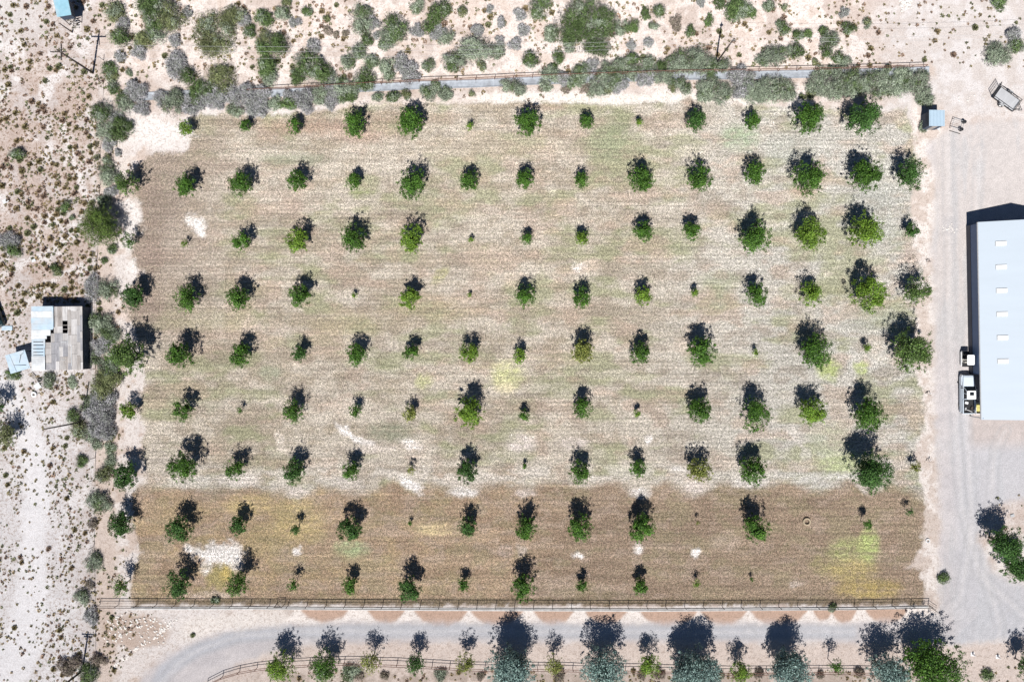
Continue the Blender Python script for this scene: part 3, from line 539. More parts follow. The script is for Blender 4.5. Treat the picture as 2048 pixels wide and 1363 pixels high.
# ------------------------------------------------------------------ shrubs
# (x, y, radius_px, type, aspect)
SHR = [
 (228,20,22,'o'),(245,48,14,'t'),(238,72,21,'g'),(300,14,30,'g'),(335,30,32,'o'),(312,50,26,'g'),(285,76,22,'o'),(275,104,16,'t'),(350,80,15,'t'),(428,62,43,'o',1.08),(373,22,11,'t'),(468,26,20,'o'),(486,40,14,'t'),(496,60,13,'g'),(238,113,13,'t'),
 (345,132,25,'t',1.3),(215,136,15,'g'),(222,152,13,'o'),(222,174,12,'g'),(257,145,7,'s'),(270,180,24,'t'),(246,206,21,'s'),(282,214,17,'t'),(375,152,20,'g'),(393,184,19,'g',1.3),(437,158,30,'o'),(415,178,18,'g'),(343,205,25,'s'),(382,208,20,'t'),(432,196,24,'t'),(488,190,26,'t'),(470,216,16,'s'),(512,215,22,'t'),
 (200,222,22,'g'),(232,234,16,'t'),(236,258,24,'g'),(210,262,20,'s'),(215,288,14,'t'),(232,305,8,'t'),(30,305,16,'g',.7),(215,347,22,'s'),(220,380,15,'t'),
 (524,35,20,'g'),(562,24,16,'s'),(590,42,12,'t'),(612,20,10,'g'),(652,37,7,'o'),(572,4,8,'o'),(654,60,10,'b'),(671,68,7,'b'),(690,68,8,'b'),(722,35,27,'s'),(745,45,14,'t'),(786,55,29,'g'),(770,85,14,'g'),(530,80,20,'o'),(556,88,24,'g'),(528,98,18,'g'),(622,92,18,'t'),(733,78,12,'g'),(752,70,8,'t'),(717,100,17,'s'),(740,130,21,'s'),(695,122,15,'s'),
 (612,122,28,'g'),(632,142,27,'g'),(592,150,17,'g'),(534,128,24,'g'),(536,150,18,'s'),(656,152,16,'s'),(727,156,22,'g'),(680,176,24,'s'),(663,168,18,'t'),(776,136,22,'s'),(805,128,24,'t'),(822,145,20,'t'),(858,130,13,'s'),(832,10,16,'s'),(876,22,20,'g'),(886,14,16,'g'),(862,50,17,'g'),(834,58,15,'t'),(875,60,18,'t'),(893,70,17,'s'),
 (948,97,38,'s',.72),(906,120,24,'g',.8),(962,130,10,'o'),(992,100,17,'s'),(955,58,17,'t',.7),(925,20,9,'o'),(1000,45,12,'t'),(980,18,8,'t'),(550,205,16,'s'),(572,208,18,'g',.7),(612,200,25,'t'),(526,180,18,'t'),(700,190,13,'g'),(660,200,18,'t'),(755,192,10,'s'),(785,192,15,'g',.7),(812,188,10,'o'),(857,182,16,'s'),(888,184,15,'s'),(943,187,6,'o'),
 (1080,12,23,'g'),(1040,28,15,'t'),(1046,60,14,'t'),(1030,90,18,'t'),(1000,82,12,'t'),(1156,50,46,'g'),(1200,46,38,'g'),(1170,20,36,'g'),(1196,92,26,'g',.7),(1102,66,18,'s'),(1138,90,13,'s'),(1243,52,15,'s'),(1264,48,13,'g'),(1064,115,19,'g',.8),(1116,110,11,'g',1.3),(1105,132,8,'g'),(1293,26,10,'g'),(1320,20,14,'g'),(1308,50,10,'s'),(1262,86,12,'t'),(1297,84,10,'t'),(1350,44,14,'b',1.4),(1382,60,9,'g',1.3),(1420,38,8,'g',1.4),(1404,5,9,'t'),(1475,12,27,'g'),(1500,20,16,'g'),(1440,4,11,'g'),
 (1262,116,18,'g',.6),(1246,126,14,'g',.7),(1342,124,12,'g'),(1158,140,22,'s'),(1185,135,18,'t'),(1100,148,20,'s'),(1210,140,20,'s'),(1242,134,20,'s'),(1270,142,20,'s'),(1300,130,20,'s'),(1326,128,14,'g'),(1368,124,26,'s'),(1398,118,28,'s'),(1422,136,22,'s'),(1450,130,16,'s'),(1480,146,21,'t'),(1345,150,16,'s'),
 (1035,172,17,'s'),(1092,170,12,'s'),(1132,180,10,'b'),(1170,176,11,'b'),(1083,180,7,'b'),(1195,172,21,'s'),(1218,178,12,'o'),(1240,172,18,'t'),(1182,184,5,'o'),(1344,176,7,'o'),(1366,170,18,'s'),(1420,172,24,'s'),(1412,188,18,'s'),(1450,185,24,'s'),(1484,178,24,'t'),(1516,176,28,'s'),(1548,174,28,'s'),(1576,178,22,'s'),(1606,192,6,'o'),
 (1640,168,25,'s'),(1625,190,11,'o'),(1672,172,25,'s'),(1704,168,25,'s'),(1736,166,24,'s'),(1766,172,24,'s'),(1796,166,25,'s'),(1826,164,24,'s'),(1846,172,20,'s'),(1852,196,16,'s'),(1846,250,8,'s',1.5),
 (1552,108,25,'s',.8),(1528,116,14,'s'),(1594,100,17,'g'),(1572,56,12,'g'),(1562,45,8,'g'),(1600,68,11,'g'),(1616,66,9,'g'),(1648,60,9,'g'),(1662,80,18,'s'),(1654,98,14,'g'),(1680,112,12,'g'),(1694,122,12,'s'),(1672,146,18,'s'),(1700,54,15,'g',.8),(1735,46,9,'o'),(1690,24,11,'t'),(1540,8,12,'s'),(1572,14,7,'o'),(1776,134,8,'g'),(1632,122,6,'o'),
 (2003,4,14,'g'),(1996,106,24,'s'),(2012,112,16,'s'),(2038,88,16,'g'),(2030,66,18,'t'),(1760,110,0,'s'),
 (222,497,10,'g'),(206,521,6,'g'),(180,578,20,'t',1.5),(214,577,20,'s',1.2),(196,640,25,'s'),(216,662,24,'s'),(200,690,20,'t'),(222,715,16,'s'),(200,768,30,'o',1.1),(205,800,26,'t'),(196,842,36,'t',1.1),(160,858,20,'o'),(144,830,14,'g'),(178,864,18,'s'),(220,868,10,'o'),(194,888,11,'s'),(217,897,11,'s'),(216,922,12,'s',1.2),(205,950,18,'o'),(196,1004,24,'s'),(158,923,12,'g'),(186,1122,17,'s',1.25),(162,1194,16,'s'),(177,1232,16,'t',1.4),(180,1170,9,'b'),(184,1050,11,'b'),
 (520,192,19,'t'),(460,186,20,'t'),(402,198,20,'t'),(320,197,17,'t'),(352,188,16,'s'),(440,184,18,'s'),(582,192,18,'t'),(640,188,20,'s'),(672,183,18,'t'),(702,178,15,'s'),(870,172,10,'s'),(1012,168,13,'s'),(1122,158,17,'t'),(1152,162,20,'s'),(1232,156,21,'s'),(1290,153,18,'t'),(1322,150,16,'s'),(1500,152,14,'t'),(1642,152,19,'s'),(1702,148,21,'s'),(1762,150,18,'s'),(1802,148,17,'s'),(1846,152,16,'s'),
 (210,738,22,'s'),(184,716,14,'s'),(212,318,12,'o'),(228,420,14,'t'),(206,402,14,'s'),(176,812,18,'s'),(228,760,16,'o'),
 (135,1328,24,'b'),(172,1350,20,'g'),(196,1324,17,'b'),(12,478,22,'t'),(22,500,16,'g'),(97,764,16,'s',1.2),(141,764,10,'s',1.2),(22,748,15,'g',.7),(128,410,11,'g'),(142,434,5,'g'),(110,535,9,'g'),(112,542,9,'o'),
 (1890,1156,11,'g'),(1665,1214,8,'s'),(430,1200,8,'g'),(1980,1352,12,'g'),(385,1272,4,'o'),
 (640,1345,14,'s'),(700,1348,18,'s'),(720,1352,10,'b'),(770,1350,9,'b'),(880,1350,12,'s'),(1290,1350,12,'b'),(1320,1348,12,'b'),(960,1352,9,'b'),(1120,1352,13,'b'),(1520,1350,12,'b'),(1645,1352,9,'b'),(1720,1345,10,'b'),(1440,1350,8,'s'),
]
SN = dict(g='green leafy shrub', s='grey-green saltbush', t='bare grey twiggy shrub', o='olive green shrub', b='dry brown bush')
def zone(px, py):
    # short phrases keep the labels below sixteen words
    if py > 1130 and px > 250:
        return ('below the gravel drive', 'x') if py > 1300 else ('beside the orchard', 'x')
    if px < 135 and py > 240: return ('at the far left', 'y')
    if px < 248 and py > 195: return ('along the left fence line', 'y')
    if px > 1900: return ('at the top right corner', 'y')
    dy = py - float(np.interp(px, [p[0] for p in DITCH], [p[1] for p in DITCH]))
    if dy > 6: return ('just below the top ditch', 'x')
    if dy > -45: return ('just above the top ditch', 'x')
    if py < 48: return ('along the top edge', 'x')
    return ('in the top scrub strip', 'x')
SHR = [s for s in SHR if s[2] > 0]
groups = {}
for i, s in enumerate(SHR):
    z, ax = zone(s[0], s[1]); groups.setdefault((z, s[3]), []).append((s[0] if ax == 'x' else s[1], i, ax))
slabel = {}
for (z, k), L in groups.items():
    L.sort()
    for j, (_, i, ax) in enumerate(L, 1):
        way = 'from left' if ax == 'x' else 'from top'
        if len(L) == 1: slabel[i] = f"the only {SN[k]} {z}"
        else: slabel[i] = f"{SN[k]}, {nth(j)} {way} {z}"
for i, s in enumerate(SHR):
    px, py, r, k = s[:4]; asp = s[4] if len(s) > 4 else 1.0; rng = np.random.default_rng(2000+i)
    r *= 1.08
    R = r/PPM; hc = {'g':.55,'s':.42,'t':.42,'o':.5,'b':.35}[k]*R + .12; hc = min(hc, 1.35)
    X, Y = G(px, py, hc); nm = {'g':'green_shrub','s':'saltbush','t':'twiggy_shrub','o':'olive_shrub','b':'dry_bush'}[k]
    e = empty(nm, (X, Y, gz(px,py)), 0, slabel[i], 'shrub', 'desert shrubs' if py < 1130 else 'shrubs')
    tone = rng.uniform(.8, 1.2)
    if k in 'tb':
        pal = GREYT if k == 't' else BROWNT
        parts = []
        for q in range(4 + int(min(R,2.4)*4)):
            a_ = rng.uniform(0,6.28); o_ = R*.66*math.sqrt(rng.uniform(0,1)); rs_ = min(R*.9, .12+R*rng.uniform(.22,.40))
            v,f,c = merge([twigs(rng, rs_, asp, hc*rng.uniform(.6,1), (pal[0]*tone,)*2, 1.6, .42), crown(rng, rs_*.9, asp, hc*.7, hc*.8, (pal[0]*.5*C(.92,1.04,.82), pal[0]*.85*C(.97,1.02,.92)), .16, .11, 5, .4)])
            parts.append((v + np.array([math.cos(a_)*o_, math.sin(a_)*o_*asp, 0]), f, c))
        V,F,K = merge(parts)
        me = np_mesh('twigs', V, F, M['twig'], K); link(bpy.data.objects.new('twigs', me), e)
    else:
        base = {'g': (C(.055,.10,.028), C(.17,.24,.09)), 's': SAGE, 'o': OLIVE}[k]
        base = (base[0]*tone, base[1]*tone)
        parts = []
        for q in range(4 + int(min(R,2.6)*5)):
            a_ = rng.uniform(0,6.28); o_ = R*.68*math.sqrt(rng.uniform(0,1)); rs_ = min(R*.9, .12+R*rng.uniform(.20,.38)); hh = hc*(1-.5*o_/R)*rng.uniform(.6,1.1); tn = rng.uniform(.82,1.18)
            b2 = base if rng.random() < .8 else (SAGE if k != 's' else (C(.08,.13,.05), C(.17,.22,.10)))
            v,f,c = crown(rng, rs_, asp, hh*.9, hh, (b2[0]*tn, b2[1]*tn), (.58 if k != 'o' else .5), .15 if R > .6 else .11, 4+rs_*5, .8, Lasp=.45)
            parts.append((v + np.array([math.cos(a_)*o_, math.sin(a_)*o_*asp, 0]), f, c))
        if rng.random() < .7: parts.append(twigs(rng, R*1.02, asp, hc, (C(.24,.22,.20),)*2, .35, .35))
        V,F,K = merge(parts); me = np_mesh('foliage', V, F, M['leaf'], K); link(bpy.data.objects.new('foliage', me), e)
    mb = MB()
    for q in range(5):
        a = rng.uniform(0, 6.28); mb.tube([(0,0,-.05),(math.cos(a)*R*.25,math.sin(a)*R*.25,hc*.5),(math.cos(a)*R*.6,math.sin(a)*R*.6,hc)], [.03,.022,.01], 4)
    mb.build('stems', M['bark'], e)

# ------------------------------------------------------------------ bunch grass: the largest as things, the rest as one cover
rg = np.random.default_rng(77)
def tuft_arrays(rng, r, n, pal):
    a = rng.uniform(0, 2*np.pi, n); el = rng.uniform(.15, 1.5, n); L = r*rng.uniform(.8,1.1,n)*(.75+.25*np.cos(el))
    D = np.stack([np.cos(a)*np.cos(el), np.sin(a)*np.cos(el), np.sin(el)*.9], 1); S = np.stack([-np.sin(a), np.cos(a), 0*a], 1)
    B = np.stack([np.cos(a), np.sin(a), 0*a], 1)*r*.15; Wd = (r*(.13 if n > 30 else .24)*rng.uniform(.7,1.3,n))[:,None]
    V = np.stack([B-S*Wd*.5, B+S*Wd*.5, B+D*L[:,None]*.6+S*Wd, B+D*L[:,None], B+D*L[:,None]*.6-S*Wd],1)
    V = V[:, [0,2,3,4]].reshape(-1,3)
    col = pal*rng.uniform(.6,1.5,n)[:,None]; return V, np.arange(4*n).reshape(n,4), np.repeat(col,4,0)
cand = []
N_C = 15000
cx = rg.uniform(-30, 2080, N_C*7); cy = rg.uniform(-30, 1400, N_C*7)
cl = fbm(cx/40, cy/40, 303)
tsd = sd_poly(cx, cy, TRACK)
den = np.where((cx < 200), np.where(cy < 130, .55, np.where(cy < 620, 1.0, .62)), 0.0)
den = np.where((cx < 200) & (tsd < 0), .20, den)
den = np.where((cx < 110) & (cy < 120), .35, den)
dl = np.interp(cx, [p[0] for p in DITCH], [p[1] for p in DITCH])
den = np.where((cx >= 200) & (cx < 1740) & (cy < dl - 10), .30, den)
den = np.where((cx >= 1740) & (cy < 135) , .10, den)
den = np.where((cx >= 200) & (cx < 262) & (cy > 260) & (cy < 1200), .10, den)
den = np.where((cx > 900) & (cx < 1850) & (cy > dl + 10) & (cy < 200), .10, den)
den = np.where((cx >= 205) & (cx < 330) & (cy > 1225) & (cx + (cy-1225)*.9 < 340), .6, den)
den = np.where((cx > 1990) & (cy > 980) & (cy < 1060), .2, den); den = np.where((cx > 1900) & (cy > 1320), .15, den)
den = np.where((cx > 560) & (cx < 1900) & (cy > 1338), .35, den)
den = np.where((cx > 55) & (cx < 175) & (cy > 605) & (cy < 745), 0, den); den = np.where((cx < 60) & (cy > 695) & (cy < 745), 0, den)
pk = rg.uniform(0, 1, len(cx)) < den * sm(.34, .6, cl) 
cx, cy = cx[pk], cy[pk]; cr = rg.gamma(3.2, .62, len(cx)) + 1.1
cr = np.clip(cr, 1.3, 6.5) * np.where(cy > 640, .82, 1.0)
order = np.argsort(-cr); kept = []; grid = {}
for i in order:
    k = (int(cx[i]//10), int(cy[i]//10)); ok = True
    for a in (-1,0,1):
        for b in (-1,0,1):
            for j in grid.get((k[0]+a, k[1]+b), ()):
                if (cx[i]-cx[j])**2 + (cy[i]-cy[j])**2 < ((cr[i]+cr[j])*.85)**2: ok = False
    if ok: grid.setdefault(k, []).append(i); kept.append(i)
    if len(kept) > 5200: break
TP = [C(.22,.185,.095), C(.27,.21,.12), C(.17,.175,.09), C(.27,.19,.14)]
protos = []
for q in range(8):
    V,F,K = tuft_arrays(rg, 1.0, 90, TP[q % 4]); protos.append(np_mesh('grass_tuft', V, F, M['tuft'], K))
inview = [i for i in kept if 2 < cx[i] < 2046 and 2 < cy[i] < 1361]
first300 = inview[:300]; f3 = set(first300)
for i in first300:
    o = link(bpy.data.objects.new('grass_tuft', protos[int(rg.integers(0,8))])); X, Y = G(cx[i], cy[i])
    o.location = (X, Y, gz(cx[i],cy[i])); s = cr[i]/PPM*1.15; o.scale = (s, s, s*1.1); o.rotation_euler = (0,0,float(rg.uniform(0,6.28)))
    tag(o, 'large olive brown clump of bunch grass growing on pale desert ground', 'grass clump', 'bunch grass clumps on the desert ground')
parts = []
for i in kept:
    if i in f3: continue
    V,F,K = tuft_arrays(rg, cr[i]/PPM*1.15, 20, TP[int(rg.integers(0,4))]*rg.uniform(.8,1.3)); X, Y = G(cx[i], cy[i]); parts.append((V + np.array([X, Y, gz(cx[i],cy[i])]), F, K))
V,F,K = merge(parts); tag(link(bpy.data.objects.new('desert_grass', np_mesh('desert_grass', V, F, M['tuft'], K))), 'small scattered clumps of dry grass over the desert ground', 'grass', kind='stuff')
# stubble of the field
n = 90000; sx = rg.uniform(235, 1856, n); sy = rg.uniform(196, 1212, n)
cc, mk, ff, rr_ = soil(sx, sy); keep = (ff > .5) & (cc.mean(1) < .47); sx, sy, cc = sx[keep], sy[keep], cc[keep]; n = len(sx)
X, Y = (sx-1024)/PPM, (681.5-sy)/PPM; P = np.stack([X, Y, np.full(n,.035)], 1)
Nn = rg.normal(size=(n,3)); Nn[:,2] = np.abs(Nn[:,2])*.8+.2
V,F,K = quads(rg, P, Nn, rg.uniform(.08,.24,n), rg.uniform(.04,.10,n), np.clip(cc*rg.uniform(.45,1.5,n)[:,None]*C(.95,1.0,.85),0,.75))
V[:,2] = np.maximum(V[:,2], .012); tag(link(bpy.data.objects.new('mown_grass', np_mesh('mown_grass', V, F, M['tuft'], K))), 'dry mown grass stubble covering the orchard floor', 'grass', kind='stuff')

# ------------------------------------------------------------------ ditch, curb
def strip(name, pts, profile, mat):
    P = [Vector((*G(*p), 0)) for p in pts]; V = []; F = []; m = len(profile)
    for i, p in enumerate(P):
        t = (P[min(i+1,len(P)-1)]-P[max(i-1,0)]).normalized(); nn = Vector((-t.y, t.x, 0))
        for (o_, z) in profile: V.append(p + nn*o_ + Vector((0,0,z)))
    for i in range(len(P)-1):
        for k in range(m-1): F.append((i*m+k, (i+1)*m+k, (i+1)*m+k+1, i*m+k+1))
    return tag(MB().poly(V, F).build(name, mat), kind='structure')
def dense(pts, step=30):
    out = []
    for (a, b), (c, d) in zip(pts[:-1], pts[1:]):
        n_ = max(1, int(math.hypot(c-a, d-b)/step))
        for i in range(n_): out.append((a+(c-a)*i/n_, b+(d-b)*i/n_))
    return out + [pts[-1]]
strip('irrigation_ditch', dense(DITCH), [(.62,-.1),(.62,.16),(.46,.17),(.34,.075),(-.40,.07),(-.50,.13),(-.58,.13),(-.58,-.1)], M['concrete'])
strip('curb', dense([(262,1216),(500,1215),(900,1217.5),(1300,1219),(1700,1216),(1856,1213)]), [(.20,-.05),(.20,.12),(-.20,.12),(-.20,-.05)], M['curb'])

# ------------------------------------------------------------------ fences
def polypts(pts, step):
    P = [Vector((*G(*p), 0)) for p in pts]; out = []; acc = 0; d = 0
    for a, b in zip(P[:-1], P[1:]):
        L = (b-a).length
        while d <= L: out.append(a.lerp(b, d/L)); d += step
        d -= L
    if (out[-1]-P[-1]).length > step*.4: out.append(P[-1])
    return out
def fence(name, pts, step, h, rails, r_post, r_rail, mpost, mrail, label, cat='fence', wires=(), toprail=None, wob=.0):
    Q = polypts(pts, step); e = empty(name, (Q[0].x, Q[0].y, 0), 0, label, cat); o0 = Vector((Q[0].x, Q[0].y, 0)); rr = random.Random(len(Q))
    Qs = [q - o0 + Vector((rr.uniform(-wob,wob), rr.uniform(-wob,wob), 0)) for q in Q]
    for q in Qs:
        MB().tube([q+Vector((0,0,-.1)), q+Vector((rr.uniform(-wob,wob)*.5,rr.uniform(-wob,wob)*.5,h))], r_post, 6).build('post', mpost, e)
    for z in rails:
        MB().tube([q+Vector((0,0,z)) for q in Qs], r_rail, 5).build('rail', mrail, e)
    if wires:
        mb = MB()
        for z in wires: mb.tube([q+Vector((0,.0,z)) for q in Qs], .012, 3)
        mb.build('wire', M['wire'], e)
    if toprail: MB().tube([q+Vector((0,0,h)) for q in Qs], .05, 6).build('top_rail', toprail, e)
    return e
fence('wire_fence', [(207,120),(205,200),(200,330),(195,480),(190,700),(190,900),(188,1100),(190,1205),(190,1363)], 3.4, 1.25, (), .045, .02, M['darkwood'], M['rust'], 'old wire and post fence running down the left side of the orchard', wires=(.4,.8,1.15), wob=.05)
fence('pipe_fence', [(500,185),(545,182),(640,177),(720,172),(840,165.5),(950,162),(1050,157),(1200,152),(1350,147),(1500,145),(1600,143),(1700,141),(1846,136)], 2.9, 1.25, (.65,), .045, .035, M['rust'], M['rust'], 'long rusty red pipe fence along the ditch at the top of the orchard', toprail=M['rust'])
fence('pipe_fence', [(200,1208),(500,1209),(900,1211),(1300,1212),(1700,1211),(1856,1208)], 2.9, 1.35, (.7,), .045, .03, M['darkwood'], M['darkwood'], 'long dark pipe fence along the bottom of the orchard above the drive', toprail=M['darkwood'], wires=(.3,1.0))
fence('rail_fence', [(415,1366),(440,1352),(480,1340),(530,1331),(600,1326),(690,1322),(780,1325),(860,1329),(960,1334),(1075,1334),(1260,1337),(1460,1342),(1640,1340),(1790,1342)], 2.7, 1.2, (.6,), .05, .045, M['rust'], M['rust'], 'curving rusty rail fence below the gravel drive at the bottom', toprail=M['rust'])
# braced gate frame near the left of the bottom fence and open end panel
gx_, gy_ = G(562, 1208); e = empty('metal_gate', (gx_, gy_, 0), 0, 'narrow braced gate frame in the bottom fence left of centre', 'gate')
MB().tube([(-.6,.12,.1),(-.6,.12,1.45),(.6,.12,1.45),(.6,.12,.1)], .05, 6).build('gate_frame', M['darkwood'], e); MB().tube([(-.6,.12,.15),(.6,.12,1.4)], .03, 5).build('brace', M['darkwood'], e)
gx_, gy_ = G(1855, 1210); e = empty('metal_gate', (gx_, gy_, 0), math.radians(-34), 'gate standing open at the right end of the bottom fence', 'gate')
MB().tube([(0,0,.25),(1.5,0,.25),(1.5,0,1.2),(0,0,1.2),(0,0,.25)], .035, 6).build('gate_frame', M['darkwood'], e); MB().tube([(0,0,.7),(1.5,0,.7)], .025, 5).build('rail', M['darkwood'], e)

# ------------------------------------------------------------------ power poles and wires
def pole(px, py, h, label, arms, extra=False, r=.16, lean=(0,0)):
    X, Y = G(px, py); e = empty('power_pole', (X, Y, 0), 0, label, 'power pole', 'power poles')
    MB().tube([(0,0,-.3),(lean[0]*.5,lean[1]*.5,h*.5),(lean[0],lean[1],h)], [r,r*.85,r*.7], 9).build('shaft', M['darkwood'], e, smooth=True)
    for (dx, dy, z, L) in arms:
        d = Vector((dx,dy,0)).normalized(); c = Vector((lean[0],lean[1],z))
        MB().box(c + Vector((d.y,-d.x,0))*.14, (L, .12, .14), rz=math.atan2(d.y,d.x)).build('crossarm', M['darkwood'], e)
        for s in (-.46,-.2,.2,.46):
            p = c + Vector((d.y,-d.x,0))*.14 + d*L*s; MB().tube([p+Vector((0,0,.07)), p+Vector((0,0,.16)), p+Vector((0,0,.27))], [.03,.06,.035], 7).build('insulator', M['steel'], e)
    return X, Y
P1 = pole(186, 146, 8.3, 'tall power pole with crossed double arms at the top left', [(1,0,8.0,2.3),(0,1,7.6,2.3)])
P2 = pole(1431, 128, 8.8, 'tall power pole standing among saltbush above the ditch, right of centre', [(1,.0,8.5,.5)], r=.14)
P3 = pole(165, 1340, 8.3, 'power pole with double crossarm near the bottom left corner', [(1,-.05,8.0,1.9),(1,-.05,7.5,1.2)])
P4 = pole(166, 843, 8.6, 'bare leaning power pole beside the pale track, left of the fence', [], r=.13)
P5 = (G(2230, 104)[0], G(2230,104)[1])
X, Y = G(145, 65); e = empty('short_post', (X, Y, 0), 0, 'short dark braced post just below the turquoise roofed hut', 'post')
MB().tube([(0,0,-.2),(0,0,3.0)], [.10,.08], 7).build('shaft', M['darkwood'], e); MB().tube([(0,0,2.2),(-.25,.1,2.9)], .04, 5).build('brace', M['darkwood'], e)
def cable(a, b, sag, label, group='overhead power lines'):
    a = Vector(a); b = Vector(b); pts = [a.lerp(b, t/30) - Vector((0,0,sag*4*(t/30)*(1-t/30))) for t in range(31)]
    o = MB().tube([p-a for p in pts], .012, 4).build('overhead_wire', M['wire']); o.location = a; tag(o, label, 'power line', group)
cable((P1[0]-.1,P1[1]+1.0,7.95),(P2[0],P2[1]+.12,8.85),1.8,'uppermost thin overhead wire crossing the scrub strip between the two top poles')
cable((P1[0]-.1,P1[1]+.3,7.95),(P2[0]+.12,P2[1]-.1,8.3),2.0,'middle thin overhead wire crossing the scrub strip between the two top poles')
cable((P1[0],P1[1]-1.0,7.9),(P2[0]+.12,P2[1]-.1,7.4),1.9,'lowest thin overhead wire crossing the scrub strip between the two top poles')
cable((P2[0],P2[1]+.12,8.85),(P5[0],P5[1],8.4),1.2,'upper overhead wire leading from the right pole off the right edge')
cable((P2[0]+.12,P2[1]-.1,8.3),(P5[0],P5[1]-.5,8.0),1.3,'lower overhead wire leading from the right pole off the right edge')

# ------------------------------------------------------------------ metal building on the right
BX, BY = G(2018.5, 641); rz = math.radians(1.05)
e = empty('metal_building', (BX, BY, 0), rz, 'long white roofed metal workshop building with a row of skylights at the right edge', 'building')
hw, hl, ez, rzt = 6.4, 14.65, 2.85, 4.6
mb = MB(); 
def wallring(z0, z1, o_, mat, nm, gable=False):
    m = MB(); a, b = hw-o_, hl-o_; t = .12
    zc, zh = (z0+z1)/2, z1-z0; yb_ = -7.9
    for (c, d) in (((-a+t/2,(b+yb_)/2,zc),(t,b-yb_,zh)),((a-t/2,0,zc),(t,2*b,zh)),((0,b-t/2,zc),(2*a-2*t,t,zh)),((0,yb_-t/2,zc),(2*a-2*t,t,zh))): m.box(c, d)
    if gable:
        for sgn in (-1,1):
            if sgn < 0: m.box((0,-b+t/2,z1+.04),(2*a,t,.3))
            y0 = sgn*(b-t); y1 = sgn*b
            m.poly([(-a+t,y0,z1),(a-t,y0,z1),(0,y0,rzt-.08),(-a+t,y1,z1),(a-t,y1,z1),(0,y1,rzt-.08)], [(0,1,2),(3,5,4),(0,3,4,1),(1,4,5,2),(2,5,3,0)])
    return m.build(nm, mat, e)
wallring(0,.95,0,M['wall_low'],'lower_wall'); wallring(.95,2.78,.03,M['wall'],'wall',True)  # lower band of the wall is darker than the part above
for px_ in (-hw+.1, -2.1, 2.1): MB().tube([(px_,-hl+.1,0),(px_,-hl+.1,2.8)], .09, 8).build('post', M['steel'], e)
m = MB(); ov = .12
for s in (-1,1):
    m.poly([(s*(hw+ov),-hl-ov,ez-.03),(s*(hw+ov),hl+ov,ez-.03),(s*.02,hl+ov,rzt),(s*.02,-hl-ov,rzt),(s*(hw+ov),-hl-ov,ez+.05),(s*(hw+ov),hl+ov,ez+.05),(s*.02,hl+ov,rzt+.08),(s*.02,-hl-ov,rzt+.08)],
           [(0,1,2,3),(4,7,6,5),(0,4,5,1),(2,6,7,3),(1,5,6,2),(0,3,7,4)])
m.build('roof', M['roofw'], e)
sl_ = math.atan2(rzt-ez, hw)
m = MB()
for i in range(0):
    yy = 0
    for s in (-1,1): m.box((s*(hw/2+.05), yy, (ez+rzt)/2+.080), (math.hypot(hw, rzt-ez)-.3, .03, .008), tilt=s*sl_)
MB().box((0,0,rzt+.10), (.4, 2*hl+.2, .05)).build('ridge_cap', M['roofw'], e); 
for s in (-1,1): MB().box((s*(hw+ov+.06),0,ez-.02), (.11, 2*hl+.2, .12)).build('gutter', M['steel'], e)
for i in range(6):
    yp = 486 + i*47; ly = (681.5-yp)/PPM*.966 - BY; lx = -3.72 + .0*i; z = ez + (rzt-ez)*(hw+lx)/hw
    sk = MB().box((lx,ly,z+.14), (1.35,.62,.12), tilt=-sl_).build('skylight', M['sky_l'], e)
    MB().box((lx,ly,z+.09), (1.47,.74,.09), tilt=-sl_).build('frame', M['steel'], sk)

# ------------------------------------------------------------------ small blue roofed shed
X, Y = G(1874, 236, 2.3); e = empty('garden_shed', (X, Y, 0), 0, 'small square shed with pale blue roof at the end of the hedge', 'shed')
m = MB()
for (c, d) in (((-1.05,0,1.05),(.08,2.2,2.1)),((1.05,0,1.05),(.08,2.2,2.1)),((0,1.06,1.05),(2.0,.08,2.1)),((0,-1.06,1.05),(2.0,.08,2.1))): m.box(c, d)
m.build('wall', M['shedwall'], e); dr = MB().box((0,-1.12,.95),(.8,.04,1.8)).build('door', M['wood'], e); MB().box((.3,-1.16,1.0),(.04,.04,.14)).build('handle', M['steel'], dr)
MB().box((0,0,2.27),(2.42,2.42,.08), tilt=.05).build('roof', M['shedroof'], e, bevel=.015)
for k in range(5): MB().box((-1.0+k*.5,0,2.335-.05*(-1.0+k*.5)),(.04,2.4,.03)).build('seam', M['shedroof'], e)
for i,(px,py,sx_,sy_,lab) in enumerate([(1866,255,.8,.25,'pale board leaning at the foot of the small blue shed'),(1876,258,.4,.3,'pale block below the small blue shed'),(1852,258,.35,.7,'pale plank left of the small blue shed')]):
    o = MB().box((0,0,.08),(sx_,sy_,.12), rz=.3*i).build('board', M['sheet2']); o.location = (*G(px,py),.02); tag(o, lab, 'board')

# ------------------------------------------------------------------ wheeled frame by the shed
X, Y = G(1916, 248, .5); e = empty('wheeled_frame', (X, Y, 0), math.radians(-18), 'low steel rack frame with two dark drums, right of the blue shed', 'metal frame')
MB().tube([(-.8,-.7,.5),(.85,-.7,.5),(.85,.7,.5),(-.8,.7,.5),(-.8,-.7,.5)], .045, 6).build('frame', M['steel'], e)
m = MB()
for k in range(4): m.tube([(-.8,-.42+.28*k,.5),(.85,-.42+.28*k,.5)], .015, 5)
m.build('crossbars', M['steel'], e)
for (a,b) in ((-.8,-.7),(.85,-.7),(.85,.7),(-.8,.7)): MB().tube([(a,b,0),(a,b,.5)], .035, 6).build('leg', M['black'], e)
for (a,b) in ((.85,.62),(.75,-.62)): MB().tube([(a,b,.3),(a,b,.62),(a,b,.65)], [.27,.27,.2], 12).build('drum', M['black'], e, smooth=False)
MB().tube([(-.7,-1.15,.05),(1.0,-1.15,.1)], .05, 6).build('bar', M['black'], e)

